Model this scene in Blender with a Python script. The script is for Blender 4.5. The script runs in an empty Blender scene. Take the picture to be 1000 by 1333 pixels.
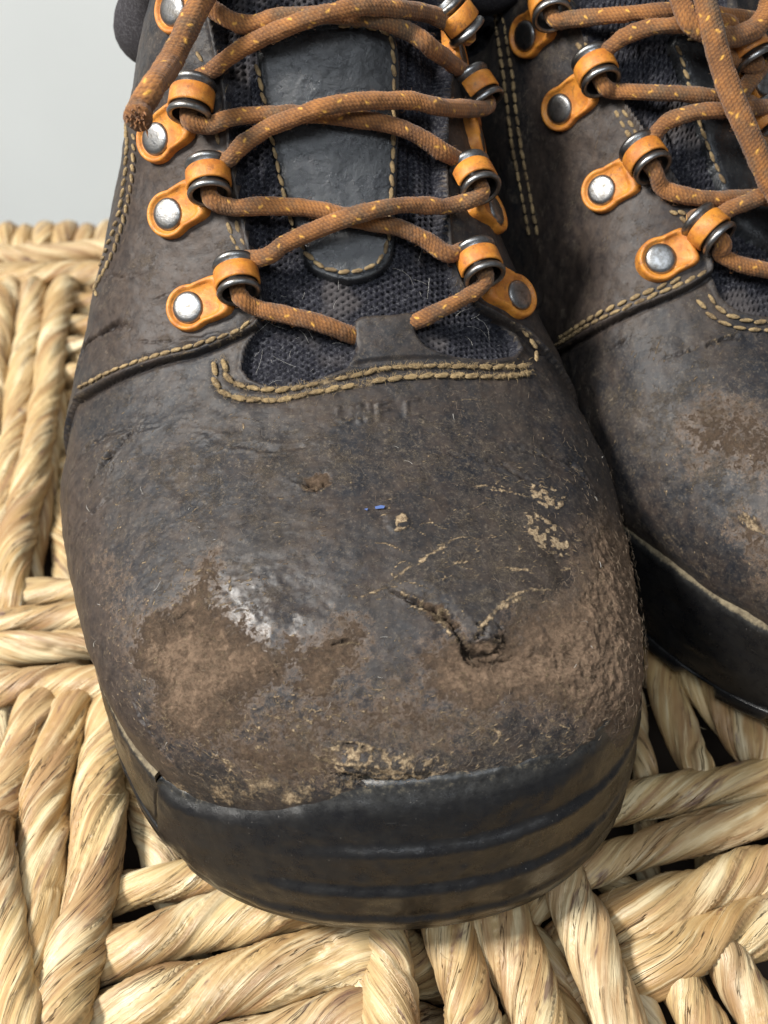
import bpy, math, random
import numpy as np
from mathutils import Vector, Matrix, Quaternion
from mathutils.bvhtree import BVHTree
random.seed(7); np.random.seed(7)
R = math.radians
S = 0.008            # modelling unit -> metres
C = bpy.context.scene.collection
SC = bpy.context.scene

# ------------------------------------------------------------------ camera
F = 1500.0; CAMH = 26.0; PITCH = R(45)
cam_d = bpy.data.cameras.new('camera'); cam = bpy.data.objects.new('camera', cam_d); C.objects.link(cam)
cam.location = (0, 0, CAMH*S); cam.rotation_euler = (math.pi/2-PITCH, 0, 0)
cam_d.sensor_fit = 'VERTICAL'; cam_d.sensor_height = 36.0; cam_d.lens = 36.0*F/1333
cam_d.clip_start = 0.005; cam_d.clip_end = 20
cam_d.dof.use_dof = True; cam_d.dof.focus_distance = 26.5*S; cam_d.dof.aperture_fstop = 20.0
SC.camera = cam
# ------------------------------------------------------------------ light
w = bpy.data.worlds.new('World'); SC.world = w; w.use_nodes = True
bg = w.node_tree.nodes['Background']; bg.inputs[0].default_value = (0.93, 0.96, 1.0, 1); bg.inputs[1].default_value = 0.21
def area(name, loc, target, size, power, col):
    l = bpy.data.lights.new(name, 'AREA'); l.shape = 'RECTANGLE'; l.size = size[0]*S; l.size_y = size[1]*S
    l.energy = power; l.color = col
    o = bpy.data.objects.new(name, l); C.objects.link(o); o.location = Vector(loc)*S
    o.rotation_euler = (Vector(target)-Vector(loc)).to_track_quat('-Z', 'Y').to_euler()
    return o
area('window_light', (-66, 2, 84), (0, 20, 4), (21, 21), 13.5, (1.0, 0.965, 0.91))
area('soft_fill_light', (-6, -38, 92), (0, 18, 4), (60, 24), 3.4, (0.86, 0.93, 1.0))  # added fill lamp, gives the leather and toe cap a cool sheen
SC.view_settings.view_transform = 'Standard'; SC.view_settings.look = 'None'
SC.view_settings.exposure = 0.0; SC.view_settings.gamma = 1.0

# ------------------------------------------------------------------ numpy tools
_rg = np.random.RandomState(5); _PM = _rg.permutation(4096).astype(np.int32); _PV = _rg.rand(4096).astype(np.float32)*2-1
def vnoise(p, seed=0):
    p = np.asarray(p, np.float32); f = np.floor(p); t = p-f; t = t*t*t*(t*(t*6-15)+10); i = f.astype(np.int32)
    x, y, z = i[:, 0]+seed*57, i[:, 1], i[:, 2]; tx, ty, tz = t[:, 0], t[:, 1], t[:, 2]; r = []
    for a in (0, 1):
        A = _PM[(x+a) & 4095]
        ry = []
        for b in (0, 1):
            B = _PM[(A+y+b) & 4095]; v0 = _PV[(B+z) & 4095]; v1 = _PV[(B+z+1) & 4095]; ry.append(v0+(v1-v0)*tz)
        r.append(ry[0]+(ry[1]-ry[0])*ty)
    return r[0]+(r[1]-r[0])*tx
def fbm(p, scale, octv=4, seed=0, gain=0.5):
    r = 0; a = 1; tot = 0
    for o in range(octv):
        r = r+a*vnoise(p*scale*(2.03**o)+o*17.3, seed+o); tot += a; a *= gain
    return r/tot
def sstep(a, b, x):
    t = np.clip((x-a)/(b-a), 0, 1); return t*t*(3-2*t)
def pchip(xk, yk, x):
    xk = np.asarray(xk, float); yk = np.asarray(yk, float); h = np.diff(xk); d = np.diff(yk)/h
    m = np.zeros(len(xk)); m[0] = d[0]; m[-1] = d[-1]
    for i in range(1, len(xk)-1):
        if d[i-1]*d[i] > 0:
            w1 = 2*h[i]+h[i-1]; w2 = h[i]+2*h[i-1]; m[i] = (w1+w2)/(w1/d[i-1]+w2/d[i])
    x = np.clip(x, xk[0], xk[-1]); k = np.clip(np.searchsorted(xk, x, side='right')-1, 0, len(xk)-2)
    t = (x-xk[k])/h[k]
    return ((2*t**3-3*t**2+1)*yk[k]+(t**3-2*t**2+t)*h[k]*m[k]+(-2*t**3+3*t**2)*yk[k+1]+(t**3-t**2)*h[k]*m[k+1])
def catmull(P, step):
    P = [np.array(p, float) for p in P]
    P = [2*P[0]-P[1]]+P+[2*P[-1]-P[-2]]
    out = []
    for i in range(1, len(P)-2):
        a, b, c, d = P[i-1:i+3]; n = max(2, int(np.linalg.norm((c-b)[:3])/step)+1)
        for k in range(n):
            t = k/n
            out.append(0.5*(2*b+(c-a)*t+(2*a-5*b+4*c-d)*t*t+(3*b-a-3*c+d)*t**3))
    out.append(P[-2]); return np.array(out)
def resample(P, step):
    P = np.asarray(P, float); L = np.r_[0, np.cumsum(np.linalg.norm(np.diff(P, axis=0), axis=1))]
    n = max(2, int(round(L[-1]/step))+1); s = np.linspace(0, L[-1], n)
    return np.stack([np.interp(s, L, P[:, k]) for k in range(P.shape[1])], 1)
def inpoly(u, v, poly):
    r = np.zeros(u.shape, bool); n = len(poly); j = n-1
    for i in range(n):
        xi, yi = poly[i]; xj, yj = poly[j]
        c = ((yi > v) != (yj > v)) & (u < (xj-xi)*(v-yi)/(yj-yi+1e-12)+xi); r ^= c; j = i
    return r
def seg_dist(P, line, cap=3.0):
    """distance from points P (N,3) to a 3-D polyline, and the position along it"""
    D = np.full(len(P), cap); T = np.zeros(len(P)); s = 0.0
    for a, b in zip(line[:-1], line[1:]):
        L = np.linalg.norm(b-a)+1e-9
        m = np.where(np.all((P > np.minimum(a, b)-cap) & (P < np.maximum(a, b)+cap), axis=1))[0]
        if len(m):
            q = P[m]-a; t = np.clip(q@(b-a)/(L*L), 0, 1); d = np.linalg.norm(q-t[:, None]*(b-a), axis=1)
            k = d < D[m]; D[m[k]] = d[k]; T[m[k]] = s+t[k]*L
        s += L
    return D, T/max(s, 1e-9)

# ------------------------------------------------------------------ object helpers
def mk(name, V, faces, mat, parent=None, attrs=None, smooth=True, top=None):
    me = bpy.data.meshes.new(name); V = np.asarray(V, float)*S
    if parent is not None: V = V-np.array(parent.location)
    faces = np.asarray(faces, np.int32) if not isinstance(faces, list) else faces
    if isinstance(faces, np.ndarray):
        n, k = faces.shape
        me.vertices.add(len(V)); me.vertices.foreach_set('co', V.astype(np.float32).ravel())
        me.loops.add(n*k); me.loops.foreach_set('vertex_index', faces.ravel())
        me.polygons.add(n); me.polygons.foreach_set('loop_start', np.arange(0, n*k, k, dtype=np.int32))
        me.update(calc_edges=True)
    else:
        me.from_pydata([tuple(v) for v in V], [], faces); me.update()
    if attrs:
        for kx, a in attrs.items():
            a = np.asarray(a, np.float32)
            if a.ndim == 1:
                at = me.attributes.new(kx, 'FLOAT', 'POINT'); at.data.foreach_set('value', a)
            else:
                at = me.attributes.new(kx, 'FLOAT_VECTOR', 'POINT'); at.data.foreach_set('vector', a.ravel())
    me.polygons.foreach_set('use_smooth', np.full(len(me.polygons), smooth)); me.validate()
    if mat: me.materials.append(mat)
    o = bpy.data.objects.new(name, me); C.objects.link(o)
    if parent is not None: o.parent = parent
    return o
def gridfaces(nr, nc, closed=False):
    i = np.arange(nr-1)[:, None]; j = np.arange(nc if closed else nc-1)[None, :]; j2 = (j+1) % nc
    a = i*nc+j; b = i*nc+j2; c = (i+1)*nc+j2; d = (i+1)*nc+j
    return np.stack([a, b, c, d], -1).reshape(-1, 4)
def frames(P, up=None):
    T = np.gradient(P, axis=0); T /= np.linalg.norm(T, axis=1)[:, None]+1e-12
    N = np.zeros_like(T); u = np.array(up if up is not None else (0, 0, 1.0)); 
    n = u-T[0]*(u@T[0])
    if np.linalg.norm(n) < 1e-3: n = np.array([1., 0, 0])-T[0]*T[0][0]
    n /= np.linalg.norm(n)
    for i in range(len(P)):
        n = n-T[i]*(n@T[i]); n /= np.linalg.norm(n); N[i] = n
    return T, N, np.cross(T, N)
def tube(P, rad, ns, disp=None, caps=True, flat=1.0):
    """P path, rad (n,) or float; disp(theta, s)->multiplier; returns V, quads, theta, s"""
    T, N, B = frames(P); n = len(P); s = np.r_[0, np.cumsum(np.linalg.norm(np.diff(P, axis=0), axis=1))]
    th = np.linspace(0, 2*np.pi, ns, endpoint=False); TH, SS = np.meshgrid(th, s)
    r = np.broadcast_to(np.asarray(rad, float).reshape(-1, 1), TH.shape).copy()
    if disp is not None: r = r+disp(TH, SS)
    if caps:
        r[0] *= 0.02; r[-1] *= 0.02
    V = P[:, None, :]+r[..., None]*(np.cos(TH)[..., None]*N[:, None, :]*flat+np.sin(TH)[..., None]*B[:, None, :])
    return V.reshape(-1, 3), gridfaces(n, ns, True), TH.ravel(), SS.ravel()
def empty(name, loc, label, cat, group=None):
    o = bpy.data.objects.new(name, None); C.objects.link(o); o.location = Vector(loc)*S; o.empty_display_size = 0.01
    o['label'] = label; o['category'] = cat
    if group: o['group'] = group
    return o
def merge(parts):
    V = []; Fc = []; n = 0
    for v, f in parts:
        V.append(v); Fc += [tuple(int(k)+n for k in q) for q in f]; n += len(v)
    return np.concatenate(V), Fc
def ray(px, py):
    a = (px-500)/F; b = (py-666)/F; sn, cs = math.sin(PITCH), math.cos(PITCH)
    return np.array([a, cs-b*sn, -(sn+b*cs)])
def ground(px, py, z):
    d = ray(px, py); t = (z-CAMH)/d[2]; return np.array([0, 0, CAMH])+d*t

# ------------------------------------------------------------------ materials
class NT:
    def __init__(s, name):
        s.m = bpy.data.materials.new(name); s.m.use_nodes = True; s.t = s.m.node_tree; s.b = s.t.nodes['Principled BSDF']
    def n(s, typ, ins=None, **kw):
        x = s.t.nodes.new(typ)
        for k, v in kw.items(): setattr(x, k, v)
        for k, v in (ins or {}).items():
            if isinstance(v, bpy.types.NodeSocket): s.t.links.new(v, x.inputs[k])
            else: x.inputs[k].default_value = v
        return x
    def co(s, scale=1.0):
        g = s.n('ShaderNodeTexCoord'); return s.n('ShaderNodeVectorMath', {0: g.outputs['Object'], 3: scale/S}, operation='SCALE').outputs[0]
    def attr(s, name, vec=False):
        return s.n('ShaderNodeAttribute', attribute_name=name).outputs['Vector' if vec else 'Fac']
    def noise(s, vec, scale, detail=4, rough=0.55, dist=0.0):
        return s.n('ShaderNodeTexNoise', {'Vector': vec, 'Scale': scale, 'Detail': detail, 'Roughness': rough, 'Distortion': dist}).outputs['Fac']
    def vmul(s, vec, v):
        return s.n('ShaderNodeVectorMath', {0: vec, 1: v}, operation='MULTIPLY').outputs[0]
    def math(s, op, a, b=0.0, c=0.0, clamp=False):
        return s.n('ShaderNodeMath', {0: a, 1: b, 2: c}, operation=op, use_clamp=clamp).outputs[0]
    def rng(s, v, a, b, c=0.0, d=1.0):
        return s.n('ShaderNodeMapRange', {0: v, 1: a, 2: b, 3: c, 4: d}, clamp=True).outputs[0]
    def mix(s, f, a, b):
        x = s.n('ShaderNodeMix', data_type='RGBA')
        for sock, v in ((x.inputs[0], f), (x.inputs[6], a), (x.inputs[7], b)):
            if isinstance(v, bpy.types.NodeSocket): s.t.links.new(v, sock)
            elif isinstance(v, tuple): sock.default_value = (*v, 1) if len(v) == 3 else v
            else: sock.default_value = v
        return x.outputs[2]
    def set(s, **kw):
        for k, v in kw.items():
            k = k.replace('_', ' ')
            if isinstance(v, bpy.types.NodeSocket): s.t.links.new(v, s.b.inputs[k])
            else: s.b.inputs[k].default_value = (*v, 1) if isinstance(v, tuple) else v
    def bump(s, h, dist, strength=1.0):
        x = s.n('ShaderNodeBump', {'Height': h, 'Distance': dist*S, 'Strength': strength}).outputs[0]
        s.t.links.new(x, s.b.inputs['Normal'])

def leather():
    t = NT('worn_leather'); p = t.co()
    a, tn, ck, sm, fz, po, rh = t.attr('abr'), t.attr('tan'), t.attr('crk'), t.attr('smo'), t.attr('fuz'), t.attr('pol'), t.attr('rgh')
    n1 = t.noise(p, 0.50, 6, 0.65); n2 = t.noise(p, 3.6, 8, 0.75); n3 = t.noise(p, 12.0, 6, 0.80); n5 = t.noise(p, 1.1, 9, .76)
    c = t.mix(t.rng(n1, .38, .64), (0.0165, 0.0175, 0.0215), (0.034, 0.0295, 0.0275))
    c = t.mix(t.rng(n5, .46, .66, 0, .60), c, (0.072, 0.051, 0.038))
    c = t.mix(t.rng(n2, .50, .66, 0, .55), c, (0.062, 0.050, 0.041))
    c = t.mix(t.rng(n2, .47, .34, 0, .55), c, (0.010, 0.010, 0.012))
    c = t.mix(t.math('MULTIPLY', t.rng(n3, .535, .63), t.rng(fz, -.2, .9, .26, 1.)), c, (0.165, 0.135, 0.100))
    c = t.mix(t.math('MULTIPLY', sm, .8), c, t.mix(t.rng(n2, .36, .66), (0.030, 0.023, 0.020), (0.078, 0.056, 0.043)))
    abn = t.math('ADD', a, t.math('MULTIPLY', t.math('SUBTRACT', t.noise(p, 5., 9, .88), .5), 2.8)); abn = t.math('MULTIPLY', abn, t.rng(a, .0, .12)); ab = t.rng(abn, .45, .95); abc = t.rng(abn, .16, .85)
    sn = t.noise(p, 7.0, 9, 0.85, .8)
    su = t.mix(t.rng(t.math('ADD', sn, t.math('MULTIPLY', rh, .10)), .28, .62), (0.058, 0.039, 0.028), (0.370, 0.255, 0.172))
    su = t.mix(t.rng(t.noise(p, 12., 6, .85, 1.), .56, .63, 0, .85), su, (0.30, 0.225, 0.155))
    c = t.mix(abc, c, su)
    dens = t.math('ADD', t.math('MULTIPLY', fz, .28), t.math('MULTIPLY', t.noise(p, 1.6, 6, .72), 1.0))
    hs = None
    for k, (sc, wd, st) in enumerate(((3.0, .008, .9), (5.0, .013, 1.5), (8.0, .022, 2.2), (12.0, .032, 2.5))):
        q = t.n('ShaderNodeMapping', {'Vector': p, 'Rotation': (.3*k, .5*k, 1.1*k+.4), 'Scale': (1, 2.2, 1), 'Location': (k*7., 3., k)}).outputs[0]
        l_ = t.rng(t.math('ABSOLUTE', t.math('SUBTRACT', t.noise(q, sc, 2, .5, st), .5)), 0, wd, 1, 0)
        g_ = t.rng(t.math('ADD', dens, t.math('MULTIPLY', t.noise(q, 2.3, 4, .7), .8)), .98, 1.10)
        l_ = t.math('MULTIPLY', l_, g_); hs = l_ if hs is None else t.math('MAXIMUM', hs, l_)
    c = t.mix(t.math('MULTIPLY', hs, .75), c, t.mix(t.rng(n2, .4, .6), (0.17, 0.130, 0.092), (0.34, 0.27, 0.185)))
    vo = t.n('ShaderNodeTexVoronoi', {'Vector': t.n('ShaderNodeMapping', {'Vector': p, 'Scale': (1., .7, 1.)}).outputs[0], 'Scale': 4.2, 'Randomness': 1.0}, feature='DISTANCE_TO_EDGE')
    crk = t.math('MULTIPLY', t.rng(t.math('ADD', vo.outputs['Distance'], t.math('MULTIPLY', n3, .05)), .030, .06, 1, 0), t.math('MULTIPLY', t.rng(fz, .15, .6), t.rng(t.noise(p, 1.4, 4), .48, .58)))
    c = t.mix(t.math('MULTIPLY', crk, .5), c, (0.20, 0.155, 0.105))
    te = t.rng(t.math('ADD', tn, t.math('MULTIPLY', t.math('SUBTRACT', t.noise(p, 9., 7, .82), .5), 1.2)), .34, .62)
    te = t.math('MULTIPLY', te, t.rng(tn, .02, .12))
    tc = t.mix(t.rng(t.noise(p, 13.0, 6, .8), .40, .60), (0.13, 0.090, 0.058), (0.42, 0.32, 0.20))
    c = t.mix(te, c, tc)
    c = t.mix(ck, c, (0.008, 0.0055, 0.005))
    rg = t.rng(n2, .3, .7, .35, .50)
    rg = t.math('ADD', rg, t.math('MULTIPLY', t.math('MAXIMUM', ab, te), .5), clamp=True)
    rg = t.math('SUBTRACT', rg, t.math('MULTIPLY', po, .17))
    h = t.math('ADD', t.math('MULTIPLY', n3, .16), t.math('MULTIPLY', n2, .28))
    h = t.math('MULTIPLY', h, t.math('SUBTRACT', 1.0, t.math('MULTIPLY', po, .75)))
    h = t.math('ADD', h, t.math('MULTIPLY', t.math('MULTIPLY', sn, ab), 2.4))
    h = t.math('ADD', h, t.math('ADD', t.math('MULTIPLY', te, .35), t.math('SUBTRACT', t.math('MULTIPLY', hs, .14), t.math('MULTIPLY', crk, .35))))
    t.bump(h, .055, 1.0)
    t.set(Base_Color=c, Roughness=rg, Specular_IOR_Level=t.math('MULTIPLY', t.math('SUBTRACT', 1., t.math('MULTIPLY', t.math('MAXIMUM', ab, te), .7)), t.math('ADD', .25, t.math('MULTIPLY', po, .14))))
    return t.m
def rubber():
    t = NT('black_rubber'); p = t.co(); tp = t.attr('top')
    n = t.noise(p, 2.2, 7, .7); f = t.noise(p, 6., 8, .8)
    c = t.mix(t.rng(n, .35, .7), (0.006, 0.006, 0.007), (0.013, 0.0125, 0.012))
    d = t.math('MULTIPLY', t.rng(f, .34, .66), t.rng(tp, .52, 1.0))
    c = t.mix(t.math('MULTIPLY', d, .42), c, (0.13, 0.130, 0.122))
    vo = t.n('ShaderNodeTexVoronoi', {'Vector': p, 'Scale': 9.0})
    c = t.mix(t.math('MULTIPLY', t.rng(t.math('ADD', tp, t.math('MULTIPLY', t.math('SUBTRACT', f, .5), .55)), .86, 1.02), .75), c, t.mix(t.rng(f, .4, .6), (0.15, 0.12, 0.08), (0.30, 0.245, 0.155)))
    sp = t.math('MULTIPLY', t.rng(vo.outputs['Distance'], .04, .10, 1, 0), t.rng(t.noise(p, 1.3, 5, .7), .52, .60))
    c = t.mix(t.math('MULTIPLY', sp, .7), c, (0.34, 0.32, 0.29))
    q = t.n('ShaderNodeMapping', {'Vector': p, 'Scale': (.6, 1, 5)}).outputs[0]
    c = t.mix(t.math('MULTIPLY', t.rng(t.noise(q, 3., 5, .75), .62, .72), .22), c, (0.12, 0.115, 0.105))
    t.set(Base_Color=c, Roughness=t.rng(n, .3, .7, .23, .37), Specular_IOR_Level=.46)
    t.bump(t.math('ADD', t.noise(p, 10., 5, .75), t.math('MULTIPLY', n, .5)), .014, .7)
    return t.m
def fabric():
    t = NT('navy_knit'); p = t.co(); n = t.noise(p, 3., 5, .6); f = t.noise(p, 14., 5, .8); hole = t.attr('crk')
    c = t.mix(t.rng(n, .3, .7), (0.011, 0.0112, 0.0165), (0.027, 0.027, 0.035))
    c = t.mix(t.rng(f, .50, .62, 0, .7), c, (0.120, 0.120, 0.130)); c = t.mix(t.math('MULTIPLY', t.attr('tan'), .6), c, (0.13, 0.115, 0.11))
    c = t.mix(t.math('MULTIPLY', hole, .92), c, (0.003, 0.003, 0.004))
    t.set(Base_Color=c, Roughness=.95, Specular_IOR_Level=.15); t.bump(f, .05, .9); return t.m
def tongue_leather():
    t = NT('smooth_black_leather'); p = t.co(); n = t.noise(p, 1.5, 6, .65); f = t.noise(p, 24., 4, .7)
    c = t.mix(t.rng(n, .38, .68), (0.008, 0.009, 0.011), (0.030, 0.032, 0.034))
    c = t.mix(t.rng(t.noise(p, 12., 6, .8), .60, .70, 0, .6), c, (0.15, 0.145, 0.135))
    t.set(Base_Color=c, Roughness=t.rng(n, .3, .7, .14, .30), Specular_IOR_Level=.6); t.bump(t.math('ADD', t.math('MULTIPLY', f, .4), t.noise(p, 5., 5, .7)), .035, .8); return t.m
def lace_mat():
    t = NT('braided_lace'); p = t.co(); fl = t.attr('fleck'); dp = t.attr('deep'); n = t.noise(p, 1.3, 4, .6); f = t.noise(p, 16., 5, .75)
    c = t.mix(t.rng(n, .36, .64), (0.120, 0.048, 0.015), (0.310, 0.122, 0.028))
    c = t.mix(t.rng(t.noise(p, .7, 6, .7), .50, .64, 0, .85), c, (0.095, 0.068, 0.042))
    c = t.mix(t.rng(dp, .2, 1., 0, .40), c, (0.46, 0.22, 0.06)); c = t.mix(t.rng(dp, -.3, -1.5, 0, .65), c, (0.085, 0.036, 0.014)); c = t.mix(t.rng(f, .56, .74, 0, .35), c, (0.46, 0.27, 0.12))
    c = t.mix(t.math('MULTIPLY', t.math('MULTIPLY', fl, t.rng(f, .30, .45)), .9), c, (0.80, 0.42, 0.07))
    t.set(Base_Color=c, Roughness=.85, Sheen_Weight=.15); t.bump(f, .03, .8); return t.m
def orange_mat():
    t = NT('orange_plastic'); p = t.co(); n = t.noise(p, 3.0, 5, .65)
    c = t.mix(t.rng(n, .40, .62), (0.62, 0.245, 0.035), (0.44, 0.145, 0.024)); c = t.mix(t.rng(t.noise(p, 5., 7, .8), .54, .66, 0, .75), c, (0.13, 0.060, 0.028)); c = t.mix(t.rng(t.noise(p, 11., 6, .8), .60, .70, 0, .7), c, (0.50, 0.33, 0.17)); c = t.mix(t.rng(t.noise(p, 9., 4, .8), .30, .38, .7, 0), c, (0.06, 0.032, 0.02))
    t.set(Base_Color=c, Roughness=t.rng(n, .4, .6, .30, .50)); t.bump(t.noise(p, 9., 6, .8), .03, .7); return t.m
def metal_mat():
    t = NT('worn_steel'); p = t.co(); n = t.noise(p, 6., 5, .7)
    c = t.mix(t.rng(n, .42, .68), (0.30, 0.30, 0.30), (0.12, 0.11, 0.095))
    t.set(Base_Color=c, Metallic=1.0, Roughness=t.rng(n, .3, .7, .26, .50)); t.bump(t.noise(p, 22., 4, .7), .012, .5); return t.m
def stitch_mat():
    t = NT('tan_thread'); p = t.n('ShaderNodeVectorMath', {0: t.n('ShaderNodeNewGeometry').outputs['Position'], 3: 1/S}, operation='SCALE').outputs[0]; n = t.noise(p, 2.2, 5, .65); f = t.noise(p, 34., 3, .7)
    c = t.mix(t.rng(n, .38, .62), (0.150, 0.100, 0.050), (0.37, 0.260, 0.125)); c = t.mix(t.rng(t.noise(p, 14., 5, .8), .54, .66, 0, .7), c, (0.52, 0.41, 0.24)); c = t.mix(t.rng(t.noise(p, 11., 5, .8), .46, .36, 0, .8), c, (0.060, .042, .030))
    t.set(Base_Color=c, Roughness=.95); t.bump(f, .03, 1.); return t.m
def straw_mat():
    t = NT('twisted_straw'); tw = t.attr('tw', True); rnd = t.attr('rnd'); edge = t.attr('edge')
    of = t.n('ShaderNodeCombineXYZ', {0: t.math('MULTIPLY', rnd, 37.0), 1: t.math('MULTIPLY', rnd, 91.), 2: t.math('MULTIPLY', rnd, 53.)}).outputs[0]
    p = t.n('ShaderNodeVectorMath', {0: tw, 1: of}, operation='ADD').outputs[0]
    lo = t.noise(t.vmul(p, (1, 1, .20)), 1.1, 4, .55); mid = t.noise(t.vmul(p, (1, 1, .10)), 4.0, 5, .60); fine = t.noise(t.vmul(p, (1, 1, .035)), 11., 5, .68); ff = t.noise(t.vmul(p, (1, 1, .02)), 26., 3, .6)
    c = t.mix(t.rng(lo, .34, .66), (0.40, 0.245, 0.098), (0.61, 0.450, 0.225))
    c = t.mix(t.rng(rnd, .62, .95, 0, .5), c, (0.47, 0.34, 0.20)); c = t.mix(t.rng(t.noise(t.vmul(p, (1.3, 1.3, .5)), .55, 3, .6), .50, .64, 0, .85), c, (0.33, 0.195, 0.095)); c = t.mix(t.rng(t.noise(t.vmul(p, (1.1, 1.1, .4)), .6, 3, .6), .46, .34, 0, .7), c, (0.78, 0.68, 0.45))
    c = t.mix(t.rng(mid, .52, .66, 0, .85), c, (0.72, 0.60, 0.37))
    c = t.mix(t.rng(mid, .48, .34, 0, .85), c, (0.34, 0.195, 0.085))
    c = t.mix(t.rng(fine, .45, .34, 0, .55), c, (0.22, 0.125, 0.062))
    c = t.mix(t.rng(ff, .43, .36, 0, .10), c, (0.26, 0.16, 0.08))
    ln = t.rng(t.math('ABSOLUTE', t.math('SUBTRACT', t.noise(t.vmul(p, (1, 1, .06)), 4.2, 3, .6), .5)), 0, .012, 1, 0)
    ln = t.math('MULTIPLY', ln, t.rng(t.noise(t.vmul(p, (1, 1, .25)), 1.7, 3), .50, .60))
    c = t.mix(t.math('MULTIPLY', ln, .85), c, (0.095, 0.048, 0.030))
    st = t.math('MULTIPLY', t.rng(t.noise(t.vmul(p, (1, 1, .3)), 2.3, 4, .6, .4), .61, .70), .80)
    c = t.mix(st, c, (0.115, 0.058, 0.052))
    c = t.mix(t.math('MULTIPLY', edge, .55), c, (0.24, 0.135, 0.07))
    t.set(Base_Color=c, Roughness=t.rng(mid, .3, .7, .48, .28), Specular_IOR_Level=.5)
    h = t.math('ADD', t.math('MULTIPLY', fine, .26), t.math('ADD', t.math('MULTIPLY', ff, .05), t.math('MULTIPLY', mid, .7)))
    h = t.math('SUBTRACT', h, t.math('MULTIPLY', ln, .5))
    t.bump(h, .14, 1.0); return t.m
def flatmat(name, col, rough=.8, var=.15):
    t = NT(name); p = t.co(); n = t.noise(p, .08, 4, .6)
    t.set(Base_Color=t.mix(n, tuple(c*(1-var) for c in col), tuple(min(1, c*(1+var)) for c in col)), Roughness=rough); return t.m
M = dict(leather=leather(), rubber=rubber(), fabric=fabric(), tongue=tongue_leather(), lace=lace_mat(), orange=orange_mat(), metal=metal_mat(),
         stitch=stitch_mat(), straw=straw_mat(), wall=flatmat('pale_wall', (0.72, 0.74, 0.73), .9, .04), under=flatmat('gap_shade_dark', (0.035, 0.022, 0.014)),  # the dark brown is painted shade for the basket gaps
         blue=flatmat('blue_ink', (0.07, 0.12, 0.30), .6))

# ------------------------------------------------------------------ backdrop
def plane(name, P, mat):
    o = mk(name, P, [(0, 1, 2, 3)], mat, smooth=False); o['kind'] = 'structure'; return o
plane('wall', [(-160, 95, -60), (160, 95, -60), (160, 95, 120), (-160, 95, 120)], M['wall'])
plane('floor', [(-160, -120, -60), (160, -120, -60), (160, 95, -60), (-160, 95, -60)], M['wall'])

# ------------------------------------------------------------------ basket
basket = empty('woven_basket', (0, 24, -30), 'basket woven from thick twisted straw-coloured plant strands, turned up as a stand under both boots', 'basket')
STR = []; SV = []
def strand(P, rad, seed, hi=True, pitch=None, twist=1, flat=None):
    rs = random.Random(seed); P = resample(catmull(P, .3), .075 if hi else .2)
    ns = 52 if hi else 18; n = len(P)
    s = np.r_[0, np.cumsum(np.linalg.norm(np.diff(P, axis=0), axis=1))]
    # slight wander
    rad = rad*.88
    w1 = fbm(np.stack([s*.35, s*0+seed, s*0], 1), 1, 2, seed); w2 = fbm(np.stack([s*.35, s*0+seed, s*0+9], 1), 1, 2, seed+5)
    P = P.copy(); P[:, 0] += .12*w1; P[:, 1] += .12*w2
    rr = rad*(1+.10*fbm(np.stack([s*.5, s*0+seed*3.1, s*0], 1), 1, 3, seed+9))
    pitch = pitch or rad*rs.uniform(9.5, 16); k = 2*math.pi/pitch*twist; ph = rs.uniform(0, 6.28)
    hold = {}
    def disp(TH, SS):
        lf = 1.0+.0*SS
        phi = TH+k*SS+ph+.35*np.sin(SS*1.1+seed)
        q = (phi/(2*math.pi)) % 1.0; q2 = (phi/(2*math.pi)*1.0+.43) % 1.0
        saw = lambda z: np.where(z < .95, z/.95, (1-z)/.05)-.5
        pts = np.stack([np.cos(phi).ravel()*rad, np.sin(phi).ravel()*rad, SS.ravel()*.22+seed*3.7], 1)
        nz = fbm(pts, 2.2, 4, seed+2).reshape(TH.shape); nf = vnoise(pts*np.array([9, 9, 3.]), seed+3).reshape(TH.shape)
        cz_ = vnoise(pts*np.array([2.4, 2.4, .8]), seed+21).reshape(TH.shape); hold['phi'] = phi; hold['e'] = np.clip(1-np.minimum(np.abs(q-.955), np.abs(q2-.955))/.03, 0, 1)
        return rad*(.27*saw(q)+.13*saw(q2)+.17*nz+.035*nf*(1 if hi else 0)-.13*np.exp(-(cz_/.06)**2))
    V, Fc, TH, SS = tube(P, rr, ns, disp)
    phi = hold['phi'].ravel()
    tw = np.stack([np.cos(phi)*rad, np.sin(phi)*rad, SS], 1)
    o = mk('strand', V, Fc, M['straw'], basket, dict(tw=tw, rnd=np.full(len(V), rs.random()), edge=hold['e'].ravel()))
    STR.append(o)
    if hi:
        cen = np.repeat(P, ns, axis=0); SV.append((V[::7], ((V-cen)/(np.linalg.norm(V-cen, axis=1)[:, None]+1e-9))[::7]))
    return o
def st(px, rad, seed, z=-.7, dip0=True, dip1=True, twist=1, pitch=None):
    """strand given by points seen in the picture, laid on the weave's plane"""
    P = [ground(q[0], q[1], q[2] if len(q) > 2 else z-rad+.7) for q in px]
    if dip0: d = P[0]-P[1]; d /= np.linalg.norm(d); P = [P[0]+d*2.2+np.array([0, 0, -2.6]), P[0]+d*1.0+np.array([0, 0, -1.1])]+P
    if dip1: d = P[-1]-P[-2]; d /= np.linalg.norm(d); P = P+[P[-1]+d*1.0+np.array([0, 0, -1.1]), P[-1]+d*2.2+np.array([0, 0, -2.6])]
    strand(P, rad, seed, True, pitch, twist)
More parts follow.
